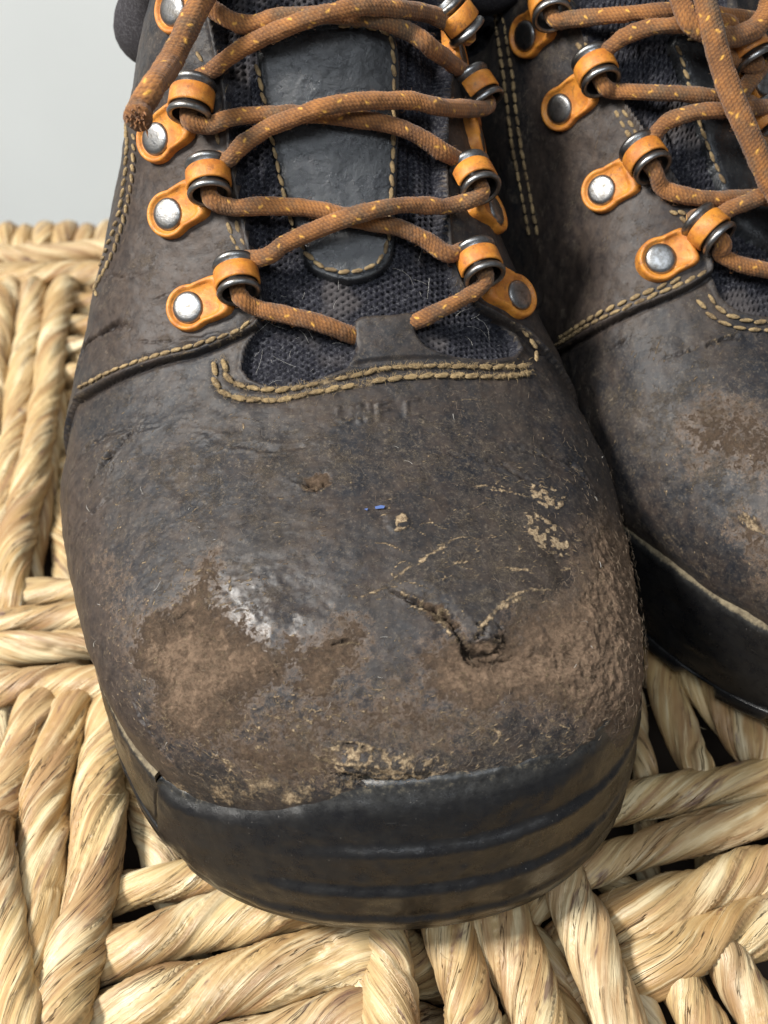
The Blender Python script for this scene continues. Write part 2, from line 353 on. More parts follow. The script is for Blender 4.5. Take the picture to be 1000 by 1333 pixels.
# foreground, left column of long floats
st([(52, 915), (22, 980), (2, 1050), (-22, 1120), (-40, 1190)], .62, 1, twist=-1)
st([(92, 925), (74, 985), (60, 1060), (50, 1130), (42, 1200), (38, 1290), (32, 1370)], .72, 2, twist=-1)
st([(-8, 1090), (2, 1160), (14, 1230), (18, 1290), (20, 1370)], .60, 3, z=-.2, twist=-1)
st([(150, 925), (136, 985), (124, 1050), (120, 1110), (112, 1180), (98, 1260), (78, 1350), (70, 1400)], .76, 4, z=-.45, twist=-1)
st([(10, 905), (-6, 980), (-30, 1060)], .55, 5, z=-1.6)
st([(112, 905), (104, 960), (98, 1020)], .5, 6, z=-2.3)
st([(178, 1010), (196, 1070), (214, 1130)], .62, 7, z=-1.5)
# foreground, crossing bundle left of centre
st([(10, 1205, -1.9), (100, 1175, -1.7), (180, 1152), (250, 1140), (330, 1130), (420, 1118)], .60, 8, z=-.9)
st([(0, 1290, -1.9), (80, 1258, -1.8), (165, 1235), (250, 1208), (340, 1184), (430, 1172)], .74, 9, z=-.75)
st([(40, 1372, -1.9), (100, 1350, -1.8), (180, 1315), (260, 1287), (340, 1266), (420, 1250), (475, 1238)], .84, 10, z=-.7)
st([(250, 1385), (330, 1352), (400, 1335), (470, 1320)], .66, 11, z=-1.1)
st([(60, 1395), (150, 1400), (240, 1390)], .7, 12, z=-1.0)
# foreground, upright bundle under the toe
st([(500, 1150), (503, 1210), (508, 1270), (514, 1340), (518, 1420)], .70, 13, z=-.6)
st([(566, 1150), (580, 1210), (598, 1265), (615, 1330), (628, 1420)], .72, 14, z=-.6, twist=-1)
st([(630, 1140), (655, 1200), (684, 1265), (705, 1330), (720, 1420)], .80, 15, z=-.6, twist=-1)
st([(470, 1240), (476, 1300), (484, 1380)], .35, 16, z=-1.3)
st([(722, 1120), (748, 1175), (774, 1240), (796, 1300), (818, 1370)], .70, 17, z=-.15, twist=-1)
st([(700, 1230), (730, 1290), (755, 1370)], .5, 18, z=-1.9)
# foreground, crossing bundle at the right
st([(760, 1058), (820, 1045), (880, 1036), (940, 1026), (990, 1018), (1040, 1012)], .62, 19, z=-.6)
st([(740, 1135), (800, 1113), (860, 1096), (920, 1080), (980, 1068), (1060, 1050)], .56, 20, z=-.7)
st([(740, 1228, -2.1), (775, 1214, -1.6), (830, 1192), (890, 1168), (950, 1150), (1010, 1134), (1080, 1120)], .76, 21, z=-.6)
st([(740, 1300, -2.1), (795, 1276, -1.6), (850, 1256), (910, 1236), (970, 1218), (1030, 1200), (1090, 1190)], .78, 22, z=-.65)
st([(760, 1120), (800, 1150), (850, 1190)], .45, 26, z=-2.2)
st([(818, 1285), (846, 1330), (868, 1390)], .36, 23, z=-1.3)
st([(872, 1262), (898, 1300), (922, 1350), (940, 1410)], .60, 24, z=-.9, twist=-1)
st([(940, 1235), (968, 1280), (998, 1330), (1030, 1400)], .66, 25, z=-.8, twist=-1)
# upright ones between the boots
st([(830, 800), (848, 850), (872, 920), (900, 985), (912, 1010)], .54, 30, z=-.8, twist=-1)
st([(858, 790), (890, 860), (935, 920), (985, 975), (1010, 1010), (1040, 1070)], .66, 31, z=-.6, twist=-1)
st([(920, 850), (965, 890), (1010, 930), (1060, 980)], .55, 32, z=-1.0, twist=-1)
st([(818, 900), (830, 950), (842, 1000)], .36, 33, z=-1.5)
st([(1040, 900), (1080, 960), (1120, 1030)], .7, 34, z=-.8)
# left, crossing bundle
st([(-90, 778), (-30, 775), (50, 771), (120, 768), (200, 762)], .50, 40, z=-.75)
st([(-90, 812), (-20, 808), (50, 805), (130, 800), (210, 796)], .50, 41, z=-.7)
st([(-90, 850), (-20, 847), (50, 843), (130, 840), (220, 836)], .52, 42, z=-.7, twist=-1)
st([(-90, 893), (-20, 892), (50, 889), (130, 888), (210, 884)], .62, 43, z=-.65)
# left, long upright floats behind it
st([(-32, 380), (-48, 470), (-62, 580), (-90, 760)], .60, 44, z=-.8)
st([(8, 380), (-2, 450), (-16, 560), (-34, 660), (-52, 765)], .60, 45, z=-.6)
st([(42, 380), (36, 450), (22, 540), (6, 640), (-8, 765)], .62, 46, z=-.65, twist=-1)
st([(82, 378), (70, 440), (58, 520), (48, 590), (28, 680), (16, 765)], .62, 47, z=-.45, twist=-1)
st([(76, 520), (66, 590), (52, 660), (40, 740)], .45, 48, z=-1.2)
st([(118, 380), (106, 450), (96, 560), (88, 660), (84, 765)], .46, 49, z=-1.5)
for k, y in enumerate((392, 422, 452, 486, 520, 560, 605, 655)):
    st([(88, y+2), (112, y), (150, y-2)], .40 if y < 500 else .44, 50+k, z=-1.0 if k < 4 else -1.5, dip0=True, dip1=True)
st([(150, 380), (142, 480), (150, 600), (160, 700)], .55, 59, z=-1.6)
# far border
st([(-60, 362), (0, 360), (60, 358), (120, 357), (190, 355)], .62, 60, z=-.6)
st([(-40, 334), (20, 337), (70, 332), (120, 329), (190, 326)], .60, 61, z=-.45, twist=-1)
st([(-60, 322), (20, 318), (90, 345), (180, 340)], .5, 62, z=-1.1)
for k in range(30):
    x = 9-26+k*27.0-20*0
    g = ground(x-60, 306, -.6); rs = random.Random(k)
    if g[0] > 26: break
    strand([g+np.array([0, -3.5, -1.6]), g+np.array([0, -1.4, -.5]), g+np.array([.05, .1, .15*rs.random()]), g+np.array([0, 1.2, -.9]), g+np.array([0, 1.7, -2.6]), g+np.array([.1, 1.8, -8])], .42+.1*rs.random(), 70+k, True, twist=rs.choice((-1, 1)))
# the rest of the weave, under the boots and beyond the picture's sides
def wave(fixed, a0, a1, along, rad, seed, phase):
    P = []; n = int(abs(a1-a0)/1.1)
    for i in range(n+1):
        a = a0+(a1-a0)*i/n; z = -1.25+.55*math.sin(2*math.pi*a/9.0+phase)
        P.append((fixed, a, z) if along else (a, fixed, z))
    strand(P, rad, seed, False)
k = 0
for i in range(17):
    x = -5.2+i*1.45
    wave(x, 20.5 if x < 8 else 24.5, 43.0, True, .62, 200+i, math.pi*((i//3) % 2))
for i in range(15):
    y = 21.8+i*1.42; wave(y, -6.0, 20.0, False, .62, 240+i, math.pi/2+math.pi*((i//3) % 2))
for i in range(8):
    y = 3.0+i*.9; wave(y-1.0, -22.0, 20.0, False, .55, 260+i, math.pi*((i//3) % 2))
for i in range(5):
    wave(-19.8-i*1.3+2.5, 3, 43.0, True, .60, 280+i, math.pi*(i % 2))
for i in range(7):
    wave(11.5+i*1.4, 3.0, 24.5, True, .60, 290+i, math.pi*((i//3) % 2))
def boxv(x0, x1, y0, y1, z0, z1):
    V = [(x, y, z) for x in (x0, x1) for y in (y0, y1) for z in (z0, z1)]
    return V, [(0, 1, 3, 2), (4, 6, 7, 5), (0, 4, 5, 1), (2, 3, 7, 6), (0, 2, 6, 4), (1, 5, 7, 3)]
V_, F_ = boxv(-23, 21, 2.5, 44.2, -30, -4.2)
mk('gap_shade_box', V_, F_, M['under'], basket, smooth=False)  # added dark box, its colour stands in for shade between the strands

# ------------------------------------------------------------------ boots
Y0 = 12.6
tau = lambda Y: np.sqrt(np.maximum(np.asarray(Y, float)-Y0, 0))
XLk = [(12.6, -.35), (12.85, -1.9), (13.3, -3.4), (14.0, -4.75), (15, -5.9), (16, -6.55), (18.4, -7.55), (22.2, -8.5), (24, -8.45), (26, -8.05), (28, -7.45), (31, -6.8), (36, -6.6), (39.5, -5.8), (41.5, -3.4)]
XRk = [(12.6, -.35), (12.8, 1.6), (13.2, 3.1), (14, 4.8), (15.0, 5.65), (16.8, 6.1), (19, 6.2), (21.4, 6.1), (24, 5.1), (27, 3.35), (31, 2.4), (36, 2.1), (39.5, 1.0), (41.5, -1.2)]
HZk = [(12.6, 3.2), (12.75, 4.1), (13.05, 4.85), (13.5, 5.55), (14.3, 6.35), (15.5, 7.1), (17, 7.65), (20, 8.4), (22, 9.35), (23, 10.1), (24, 11.2), (25, 12.5), (26, 14.0), (27, 15.7), (28, 17.3), (29, 18.6), (30, 19.2), (31, 17.5), (32, 14.5), (34, 13.2), (40, 12.6), (41.5, 9.0)]
tk = lambda K: ([math.sqrt(max(a-Y0, 0)) for a, _ in K], [b for _, b in K])
XL = lambda Y: pchip(*tk(XLk), tau(Y)); XR = lambda Y: pchip(*tk(XRk), tau(Y)); HZ = lambda Y: pchip(*tk(HZk), tau(Y))
ZM = lambda Y: 3.2+1.3*sstep(0, 2.0, tau(Y))
XC = lambda Y: (XL(Y)+XR(Y))/2+.15*sstep(0, 3, tau(Y))
_ty = np.linspace(0, math.sqrt(41.5-Y0), 4000); _Yt = Y0+_ty**2; _L = np.r_[0, np.cumsum(np.hypot(np.diff(_Yt), np.diff(HZ(_Yt))))]
LV = _L[-1]; Yv = lambda v: np.interp(np.asarray(v)*LV, _L, _Yt)
A0, A1 = math.pi+.85, -.85
def surf(u, v):
    Y = Yv(v); a = A0+(A1-A0)*np.asarray(u, float); c, s = np.cos(a), np.sin(a)
    xl, xr, h, zm, xc = XL(Y), XR(Y), HZ(Y), ZM(Y), XC(Y)
    tall = sstep(10, 18, h)
    wdt = np.where(c < 0, xc-xl, xr-xc)
    x = xc+wdt*np.sign(c)*np.abs(c)**(.94+.06*tall)
    lo = 3.0*sstep(0, 1.2, tau(Y))*.95
    z = np.where(s >= 0, zm+(h-zm)*np.abs(s)**.98, zm+lo*s/math.sin(.85))
    return np.stack([x, Y+0*x, z], -1)
OUT = [(-2.2, 42.3), (-5.4, 41.6), (-7.4, 39.4), (-8.1, 36), (-8.4, 32), (-8.5, 28), (-8.4, 24), (-8.05, 21), (-7.6, 18.8), (-6.95, 16.8), (-6.05, 15), (-4.95, 13.55), (-3.6, 12.5), (-2.0, 11.9), (-.35, 11.68), (1.3, 11.75), (2.9, 12.15), (4.1, 12.8), (5.1, 13.8), (5.75, 15), (6.1, 16.5), (6.2, 18.5), (6.0, 21), (5.5, 24), (4.9, 28), (4.3, 33), (3.5, 38), (1.8, 41.2), (-.8, 42.3)]

class Boot:
    def __init__(b, label, group, mirror, yaw, piv, off, step):
        b.mirror, b.yaw, b.piv, b.off, b.step = mirror, yaw, np.array(piv, float), np.array(off, float), step
        g = b.T(np.array([[-1.2, 26, 0.]]))[0]
        b.root = empty('leather_boot', g, label, 'boot', group)
        nu, nv = 240, 420; u, v = np.meshgrid(np.linspace(0, 1, nu), np.linspace(0, 1, nv)); b.nu, b.nv = nu, nv
        b.bu, b.bv = u.ravel(), v.ravel(); b.BP = b.T(surf(b.bu, b.bv))
        q = gridfaces(nv, nu); b.tri = np.concatenate([q[:, [0, 1, 2]], q[:, [0, 2, 3]]])
        b.bvh = BVHTree.FromPolygons([tuple(p) for p in b.BP], [tuple(int(k) for k in t) for t in b.tri], all_triangles=True)
    def T(b, P):
        P = np.array(P, float)
        if b.mirror: P[..., 0] = 2*b.piv[0]-P[..., 0]
        P = P-b.piv; c, s = math.cos(b.yaw), math.sin(b.yaw)
        return np.stack([c*P[..., 0]-s*P[..., 1], s*P[..., 0]+c*P[..., 1], P[..., 2]], -1)+b.piv+b.off
    def nrm(b, u, v):
        e = 1.5e-3; u = np.asarray(u, float); v = np.asarray(v, float)
        a = b.T(surf(u+e, v))-b.T(surf(u-e, v)); c = b.T(surf(u, np.clip(v+e, 0, 1)))-b.T(surf(u, np.clip(v-e, 0, 1)))
        n = np.cross(a, c); n /= np.linalg.norm(n, axis=-1, keepdims=True)+1e-12
        ctr = b.T(np.array([-1.2, 0, 4.0])*np.ones_like(a)+np.stack([0*u, Yv(v), 0*u], -1))
        sg = np.sign(np.sum(n*(b.T(surf(u, v))-ctr), -1, keepdims=True)); sg[sg == 0] = 1
        return n*sg
    def hit(b, px, py):
        d = Vector(ray(px, py)).normalized(); h = b.bvh.ray_cast(Vector((0, 0, CAMH)), d)
        if h[0] is None:
            h = b.bvh.find_nearest(Vector((0, 0, CAMH))+d*31.0)
        t = b.tri[h[2]]; P = b.BP[t]; x = np.array(h[0])
        m = np.stack([P[1]-P[0], P[2]-P[0]], 1); sol = np.linalg.lstsq(m, x-P[0], rcond=None)[0]
        ww = np.array([1-sol.sum(), sol[0], sol[1]])
        return float(ww@b.bu[t]), float(ww@b.bv[t])
    def uv(b, pts, close=False, sm=True, step=7.0):
        """points seen in the picture -> dense (u,v) line on the boot's surface"""
        P = [p for p in pts]
        if sm: Q = catmull([(p[0], p[1], 0) for p in P], step)[:, :2]
        else: Q = resample(P, step)
        return [b.hit(*q) for q in Q]
    def P3(b, uv, off=0.0):
        uv = np.array(uv); P = b.T(surf(uv[:, 0], uv[:, 1]))
        return P+b.nrm(uv[:, 0], uv[:, 1])*off if np.any(off) else P
    def at(b, px, py, h):
        u, v = b.hit(px, py); P = b.P3([(u, v)])[0]; n = b.nrm(np.array([u]), np.array([v]))[0]
        d = P-np.array([0, 0, CAMH]); d /= np.linalg.norm(d); k = max(abs(n@d), .42)
        return P-d*h/k, n
def _dense(poly, k=3):
    out = []
    for a, c in zip(poly, poly[1:]+poly[:1]):
        for i in range(k): out.append((a[0]+(c[0]-a[0])*i/k, a[1]+(c[1]-a[1])*i/k))
    return out

def build_upper(b, D):
    vend = float(np.interp(30.2, _Yt, _L)/LV)
    nr = int(vend*LV/b.step); nc = int(20.5/b.step)
    vv = np.r_[np.linspace(.0004, vend, nr), np.linspace(vend, 1, 90)[1:]]; uu = np.linspace(0, 1, nc); nr = len(vv)
    U, Vv = np.meshgrid(uu, vv); U = U.ravel(); Vv = Vv.ravel()
    P = b.T(surf(U, Vv)); N = b.nrm(U, Vv); n = len(P)
    # the local frame of each boot, for grain that sits on the boot
    X = P
    front = Vv < vend+.01
    def sdf(poly):
        d, _ = seg_dist(X, b.P3(poly+[poly[0]]), .7); ins = inpoly(U, Vv, poly); return np.where(ins, d, -d)
    G2 = np.arange(n).reshape(nr, nc)
    def window(line, r):
        L_ = np.array(line); i0 = np.searchsorted(vv, L_[:, 1].min()-r/LV); i1 = np.searchsorted(vv, L_[:, 1].max()+r/LV)
        du = r/14.; j0 = max(0, int((L_[:, 0].min()-du)*nc)); j1 = min(nc, int((L_[:, 0].max()+du)*nc)+1)
        return G2[max(0, i0):i1, j0:j1].ravel()
    def wsdf(poly, w_, cap=.9):
        d, _ = seg_dist(X[w_], b.P3(poly+[poly[0]]), cap); return np.where(inpoly(U[w_], Vv[w_], poly), d, -d)
    def mask(poly, soft, amp=0., sc=2.0, seed=0, oct=4):
        w_ = window(poly, 1.3); r_ = np.zeros(n)
        if not len(w_): return r_
        s = wsdf(poly, w_)
        if amp: s = s+amp*1.5*fbm(X[w_], sc, 6, seed, .68)
        r_[w_] = sstep(-soft, soft, s)*(s > -.85); return r_
    abr = np.zeros(n); tan = np.zeros(n); crk = np.zeros(n); smo = np.zeros(n); fuz = np.zeros(n); pol = np.zeros(n); H = np.zeros(n)
    # --- panels
    th = D['throat_l']+D['throat_b']+D['throat_r']
    thr = sdf(th); tab = sdf(D['tab']); strip = sdf(D['strip']); ql = sdf(D['ql']); qr = sdf(D['qr'])
    e = b.step*1.1
    q = np.maximum(ql, qr); mq = sstep(-e, e, q); H = H+.17*mq
    mt = sstep(-e, e, thr)*(1-sstep(-e, e, tab)); H = H*(1-mt)-.24*mt
    H = H+.13*sstep(-e, .10, tab)*sstep(-.05, .12, thr)
    ms = sstep(-e, e, strip)*sstep(-e, e, thr); H = H+.27*ms*sstep(-.02, .25, strip)**.35*1.0*ms
    H += .06*np.exp(-((strip-.07)/.05)**2)*(thr > 0)
    lab = np.zeros(n, int)            # 0 vamp 1 quarter left 2 quarter right 3 knit 4 tongue leather
    lab[ql > 0] = 1; lab[qr > 0] = 2; lab[(thr > 0) & (tab <= 0)] = 3; lab[(strip > 0) & (thr > 0)] = 4
    # rolled leather edge round the throat
    ed = np.where((thr < 0), np.exp(-((thr+.09)/.07)**2), 0)*(q < .3); H += .045*ed
    H += .05*np.exp(-((q-.07)/.06)**2)*(q > -.02)*(lab < 3)
    crk = np.maximum(crk, .75*np.exp(-((q+.03)/.035)**2)*(lab < 1)); H -= .07*np.exp(-((q+.05)/.05)**2)*(lab < 1)
    tan = np.maximum(tan, .5*np.exp(-((q-.02)/.03)**2)*(fbm(X, 2.5, 3, 4) > 0)*(lab < 3)*(lab > 0))
    # --- leather relief
    big = fbm(X, .35, 3, 11); med = fbm(X, 1.3, 4, 12); fine = fbm(X, 5.0, 4, 13)
    lea = (lab < 3)
    H += np.where(lea, .07*big+.050*med+.012*fine, 0)
    H += np.where(lab == 4, .03*med+.01*fine, 0)
    # --- knit
    k = 2*math.pi/.14; sx = X[:, 0]*(1 if not b.mirror else 1); sy = Vv*LV
    g = np.cos(k*sx)+np.cos(k*(.5*sx+.866*sy))+np.cos(k*(-.5*sx+.866*sy))
    kn = lab == 3
    g = g+.9*fbm(X, 4., 3, 14)
    H += np.where(kn, -.085*sstep(.1, 2.0, g)+.07*med+.03*fine, 0); crk = np.where(kn, sstep(1.2, 2.3, g), crk); tan = np.where(kn, sstep(.1, .5, fbm(X, .9, 3, 15))*.8, tan)
    # --- marks given per boot
    rgh0 = fbm(X, 3.4, 5, 57, .7)
    for (poly, soft, amp, sc, kind, dep, val) in D['blobs']:
        if kind == 'abr': soft = .75
        if kind == 'tan': soft = .06
        m = mask(poly, soft, amp, sc, 31+len(poly))*lea
        if kind == 'abr': abr = np.maximum(abr, m*val); H -= m*dep
        elif kind == 'tan': tan = np.maximum(tan, m*val*sstep(-.25, .25, fbm(X, 7, 4, 41))); H += m*dep
        elif kind == 'smo': smo = np.maximum(smo, m*val)
        elif kind == 'pit': H -= m*dep*(1+.8*rgh0); crk = np.maximum(crk, m*val*sstep(-.3, .3, rgh0)); abr = np.maximum(abr, m*.9)
        elif kind == 'lift': w_ = window(poly, .8); H[w_] += m[w_]*dep*sstep(-.1, .5, wsdf(poly, w_))
        elif kind == 'polish': pol = np.maximum(pol, m*val)
        elif kind == 'fuzz': fuz = np.maximum(fuz, m*val)
        elif kind == 'dust': tan = np.maximum(tan, m*val*(.55+.6*fbm(X, 3, 4, 43, .65)))
    rough = fbm(X, 2.2, 6, 51, .72); pit = fbm(X, 6.5, 4, 52, .7); rgh = rough+pit
    H += abr**1.5*(.065*rough+.055*pit)
    jn1 = fbm(X, 5., 4, 61, .7); jn2 = fbm(X, 4., 4, 62, .7); jn3 = fbm(X, 1.7, 2, 63); jn4 = fbm(X, 6, 4, 64, .7); JV = np.stack([jn1, jn2, jn4], 1)
    for (line, wd, dep, lip, c, tn) in D['cracks']:
        w_ = window(line, .6)
        if not len(w_): continue
        L3 = b.P3(line)
        d, t = seg_dist(X[w_]+JV[w_]*(1.2*wd+.05), L3, .5); prof = np.sin(np.clip(t, .02, .98)*math.pi)**.5; m = (d < .49)&lea[w_]
        dd = d; w2 = wd*(.30+.70*prof)*(.75+.8*jn3[w_]+.5*jn1[w_]); w2 = np.maximum(w2, .012)
        G = np.exp(-(dd/w2)**2)*m
        H[w_] -= dep*G*prof; H[w_] += lip*np.exp(-((dd-2.0*w2)/w2)**2)*m*prof
        crk[w_] = np.maximum(crk[w_], c*sstep(.3, .8, G)*prof); tan[w_] = np.maximum(tan[w_], tn*np.exp(-((dd-1.9*w2)/(w2*1.3))**2)*m*prof*sstep(-.25, .2, jn4[w_]))
    rs = np.random.RandomState(3)
    def rnd_lines(zone, cnt, l0, l1, curl, wd0, wd1, v0, v1, out, aniso=0.):
        zu = np.array(zone); u0, v0_ = zu.min(0); u1, v1_ = zu.max(0); k = 0; tries = 0
        while k < cnt and tries < cnt*6:
            tries += 1; u = rs.uniform(u0, u1); v = rs.uniform(v0_, v1_)
            if not inpoly(np.array([u]), np.array([v]), zone)[0]: continue
            ln_ = rs.uniform(l0, l1)*rs.uniform(.4, 1); a_ = rs.uniform(0, 2*math.pi) if rs.rand() > aniso else rs.normal(0, .35); cu = rs.normal(0, curl); pts = []
            for q in range(5):
                pts.append((u, v)); u += math.cos(a_)*ln_/4/17.; v += math.sin(a_)*ln_/4/LV; a_ += cu
            out.append((pts, rs.uniform(wd0, wd1), rs.uniform(v0, v1))); k += 1
    sc_ = list(D['scuffs'])
    for z in D['zones']: rnd_lines(*z, sc_)
    for line, wd, val in sc_:
        r = min(.5, wd*5+.05); w_ = window(line, r)
        if not len(w_): continue
        L3 = b.P3(line); d, t = seg_dist(X[w_]+JV[w_]*(1.0*wd+.008), L3, r+.01)
        s_ = np.exp(-(d/(wd*(.8+.5*jn3[w_])))**2)*np.sin(np.clip(t, .02, .98)*math.pi)**.4*lea[w_]
        tan[w_] = np.maximum(tan[w_], val*s_*(.6+.4*sstep(-.35, .15, jn4[w_]))); H[w_] += .006*s_
    for line, wd, dep in D['press']:
        w_ = window(line, .4); d, t = seg_dist(X[w_], b.P3(line), .5); H[w_] += dep*np.exp(-(d/wd)**2)
        if dep < 0: tan[w_] = np.maximum(tan[w_], .62*np.exp(-(d/(wd*1.15))**2)*sstep(-.5, .3, jn4[w_])*lea[w_])
    for line, wd in D['folds']:
        d, t = seg_dist(X, b.P3(line), .5); H -= .16*np.exp(-(d/wd)**2)*(lab == 3)
    W = P+N*H[:, None]; Fq = gridfaces(nr, nc)
    if b.mirror: Fq = Fq[:, ::-1]
    fl = np.max(lab[Fq], axis=1)
    for k, (nm, mat) in enumerate((('vamp', 'leather'), ('quarter_panel', 'leather'), ('quarter_panel', 'leather'), ('knit_tongue', 'fabric'), ('tongue_panel', 'tongue'))):
        f = Fq[fl == k]
        if not len(f): continue
        ids, inv = np.unique(f.ravel(), return_inverse=True)
        mk(nm, W[ids], inv.reshape(-1, 4).astype(np.int32), M[mat], b.root, dict(abr=abr[ids], tan=tan[ids], crk=crk[ids], smo=smo[ids], fuz=fuz[ids], pol=pol[ids], rgh=rgh[ids]))
    b.Hf = None

def build_sole(b, seamL, seamR, hi=True, rz=0.):
    O = resample(catmull([(x, y, 0) for x, y in OUT], .2), .06 if hi else .12)[:, :2]
    n = len(O); Tn = np.gradient(O, axis=0); Tn /= np.linalg.norm(Tn, axis=1)[:, None]; Nn = np.stack([Tn[:, 1], -Tn[:, 0]], 1)
    cen = np.array([-1.2, 26.]); sg = np.sign(np.sum(Nn*(O-cen), 1)); sg = sg if abs(sg.mean()) > .5 else sg
    Nn *= np.sign(sg.mean())
    s = np.r_[0, np.cumsum(np.linalg.norm(np.diff(O, axis=0), axis=1))]
    iL = int(np.argmin(np.linalg.norm(O-np.array(seamL), axis=1))); iR = int(np.argmin(np.linalg.norm(O-np.array(seamR), axis=1)))
    frontness = sstep(20., 12.2, O[:, 1]); left = O[:, 0] < -.35
    inset = np.where(left, np.interp(O[:, 1], [11.7, 12.3, 13.5, 15, 18, 24], [1.28, 1.0, .45, .2, .05, -.05]), np.interp(O[:, 1], [11.7, 12.3, 13.8, 15, 18, 24], [1.28, 1.15, .62, .32, .1, .05]))
    zt_cap = np.interp(O[:, 0], [-5.4, -4.6, -3.3, -1.6, 0, 3, 6], [3.12, 3.28, 3.85, 4.50, 4.90, 4.98, 5.10]); zb = 0.95*sstep(19., 12., O[:, 1])
    zt_rand = 3.15+rz+.25*sstep(30, 20, O[:, 1])
    def wall(i0, i1, zt, grow, name, tiers, parent=b.root):
        idx = np.arange(i0, i1+1); rows = []; T_ = 60
        top = []; 
        endf = np.minimum(1, np.minimum(idx-i0, i1-idx)/ (4.0 if name == 'toe_cap' else 1.0))
        endf = np.sqrt(np.clip(1-(1-endf)**2, 0.0, 1))
        for t in np.linspace(0, 1, T_):
            zb_ = zb[idx]+.42; z = zb_+(zt[idx]-zb_)*t
            q = -inset[idx]*t**1.5+grow
            if tiers:
                for zc, amp in ((3.45, .10), (2.55, .09), (1.75, .07)):
                    fdl = sstep(-4.2, -1.2, O[idx, 0]-1.1*(zc-2.2)); zz = zb[idx]+.42+(zc-1.37)*(zt[idx]-zb[idx]-.42)/(4.5-1.37)
                    q = q+amp*1.55*np.exp(-np.clip((zz-z), 0, 9)/.55)*sstep(-.10, .16, zz-z)*frontness[idx]*fdl
                    q = q-.02*np.exp(-((z-zz-.02)/.09)**2)*frontness[idx]*fdl
            q = q-.10*(1-t)**6-.17*sstep(.80, 1.0, t)**1.6
            rows.append((q*endf+(1-endf)*(-.25), z, np.full(len(idx), 0.84*sstep(.80, .97, t)+(.0 if name == 'toe_cap' else .55*sstep(.2, .8, t)))))
        q1, z1, _ = rows[-1]
        for k, (dq, dz) in enumerate(((-.05, .055), (-.13, .09), (-.24, .09), (-.36, .03), (-.55, -.15), (-1.2, -.5))):
            rows.append((q1+dq*1.15, z1+dz, np.full(len(idx), (.84, .86, .90, .97, 1., 1.)[k])))
        q0, z0, _ = rows[0]; rows = [(q0-1.2, z0+.02, 0*q0), (q0-.12, z0-.02, 0*q0)]+rows
        V = []; A = []
        for q, z, tp in rows:
            xy = O[idx]+Nn[idx]*q[:, None]; V.append(np.stack([xy[:, 0], xy[:, 1], z], 1)); A.append(tp)
        V = np.concatenate(V); A = np.concatenate(A); V = b.T(V)
        nz = fbm(V, 1.6, 5, 77, .6); V[:, 2] += .05*nz; V[:, 0] += .04*nz; V[:, 1] += .04*fbm(V, 2.2, 4, 78)
        fc = gridfaces(len(rows), len(idx)); fc = fc if not b.mirror else fc[:, ::-1]
        return mk(name, V, fc, M['rubber'], parent, dict(top=A))
    if iL > iR: iL, iR = iR, iL
    zs = zt_rand
    wall(iL, iR, zt_cap, .13, 'toe_cap', True)
    a = wall(0, iL, zs, 0.02, 'rand', False); c = wall(iR, n-1, zs, 0.02, 'rand', False)
    # outsole slab with lugs
    rows = []
    lug = np.where(np.sin(s*2*math.pi/2.6) > -.62, 1., 0.); lug = np.convolve(lug, np.ones(5)/5, 'same')
    fr = sstep(14.5, 13., O[:, 1]); lug = lug*(1-fr)+fr
    for q, dz, isb in ((-1.0, .50, 0), (-.05, .50, 0), (.0, .46, 0), (.0, .10, 1), (-.06, .0, 1), (-1.6, .0, 2)):
        qq = q+np.where(isb >= 1, -.55*(1-lug), 0); zz = zb+dz+np.where(isb >= 1, .30*(1-lug), 0)
        xy = O+Nn*qq[:, None] if np.ndim(qq) else O+Nn*qq
        rows.append(np.stack([xy[:, 0], xy[:, 1], zz+0*s], 1))
    V = b.T(np.concatenate(rows)); fc = gridfaces(len(rows), n)
    mk('outsole', V, fc, M['rubber'], b.root, dict(top=np.zeros(len(V))))
    # bottom and footbed closing sheets
    ctr = O*.0+np.stack([np.interp(O[:, 1], [11.7, 42], [-.35, -2.4]), O[:, 1]], 1)
    rr = []
    for f in (0, .5, 1): xy = (O-Nn*1.55)*(1-f)+ctr*f; rr.append(np.stack([xy[:, 0], xy[:, 1], zb+.005], 1))
    mk('tread', b.T(np.concatenate(rr)), gridfaces(3, n), M['rubber'], b.root, dict(top=np.zeros(3*n)))

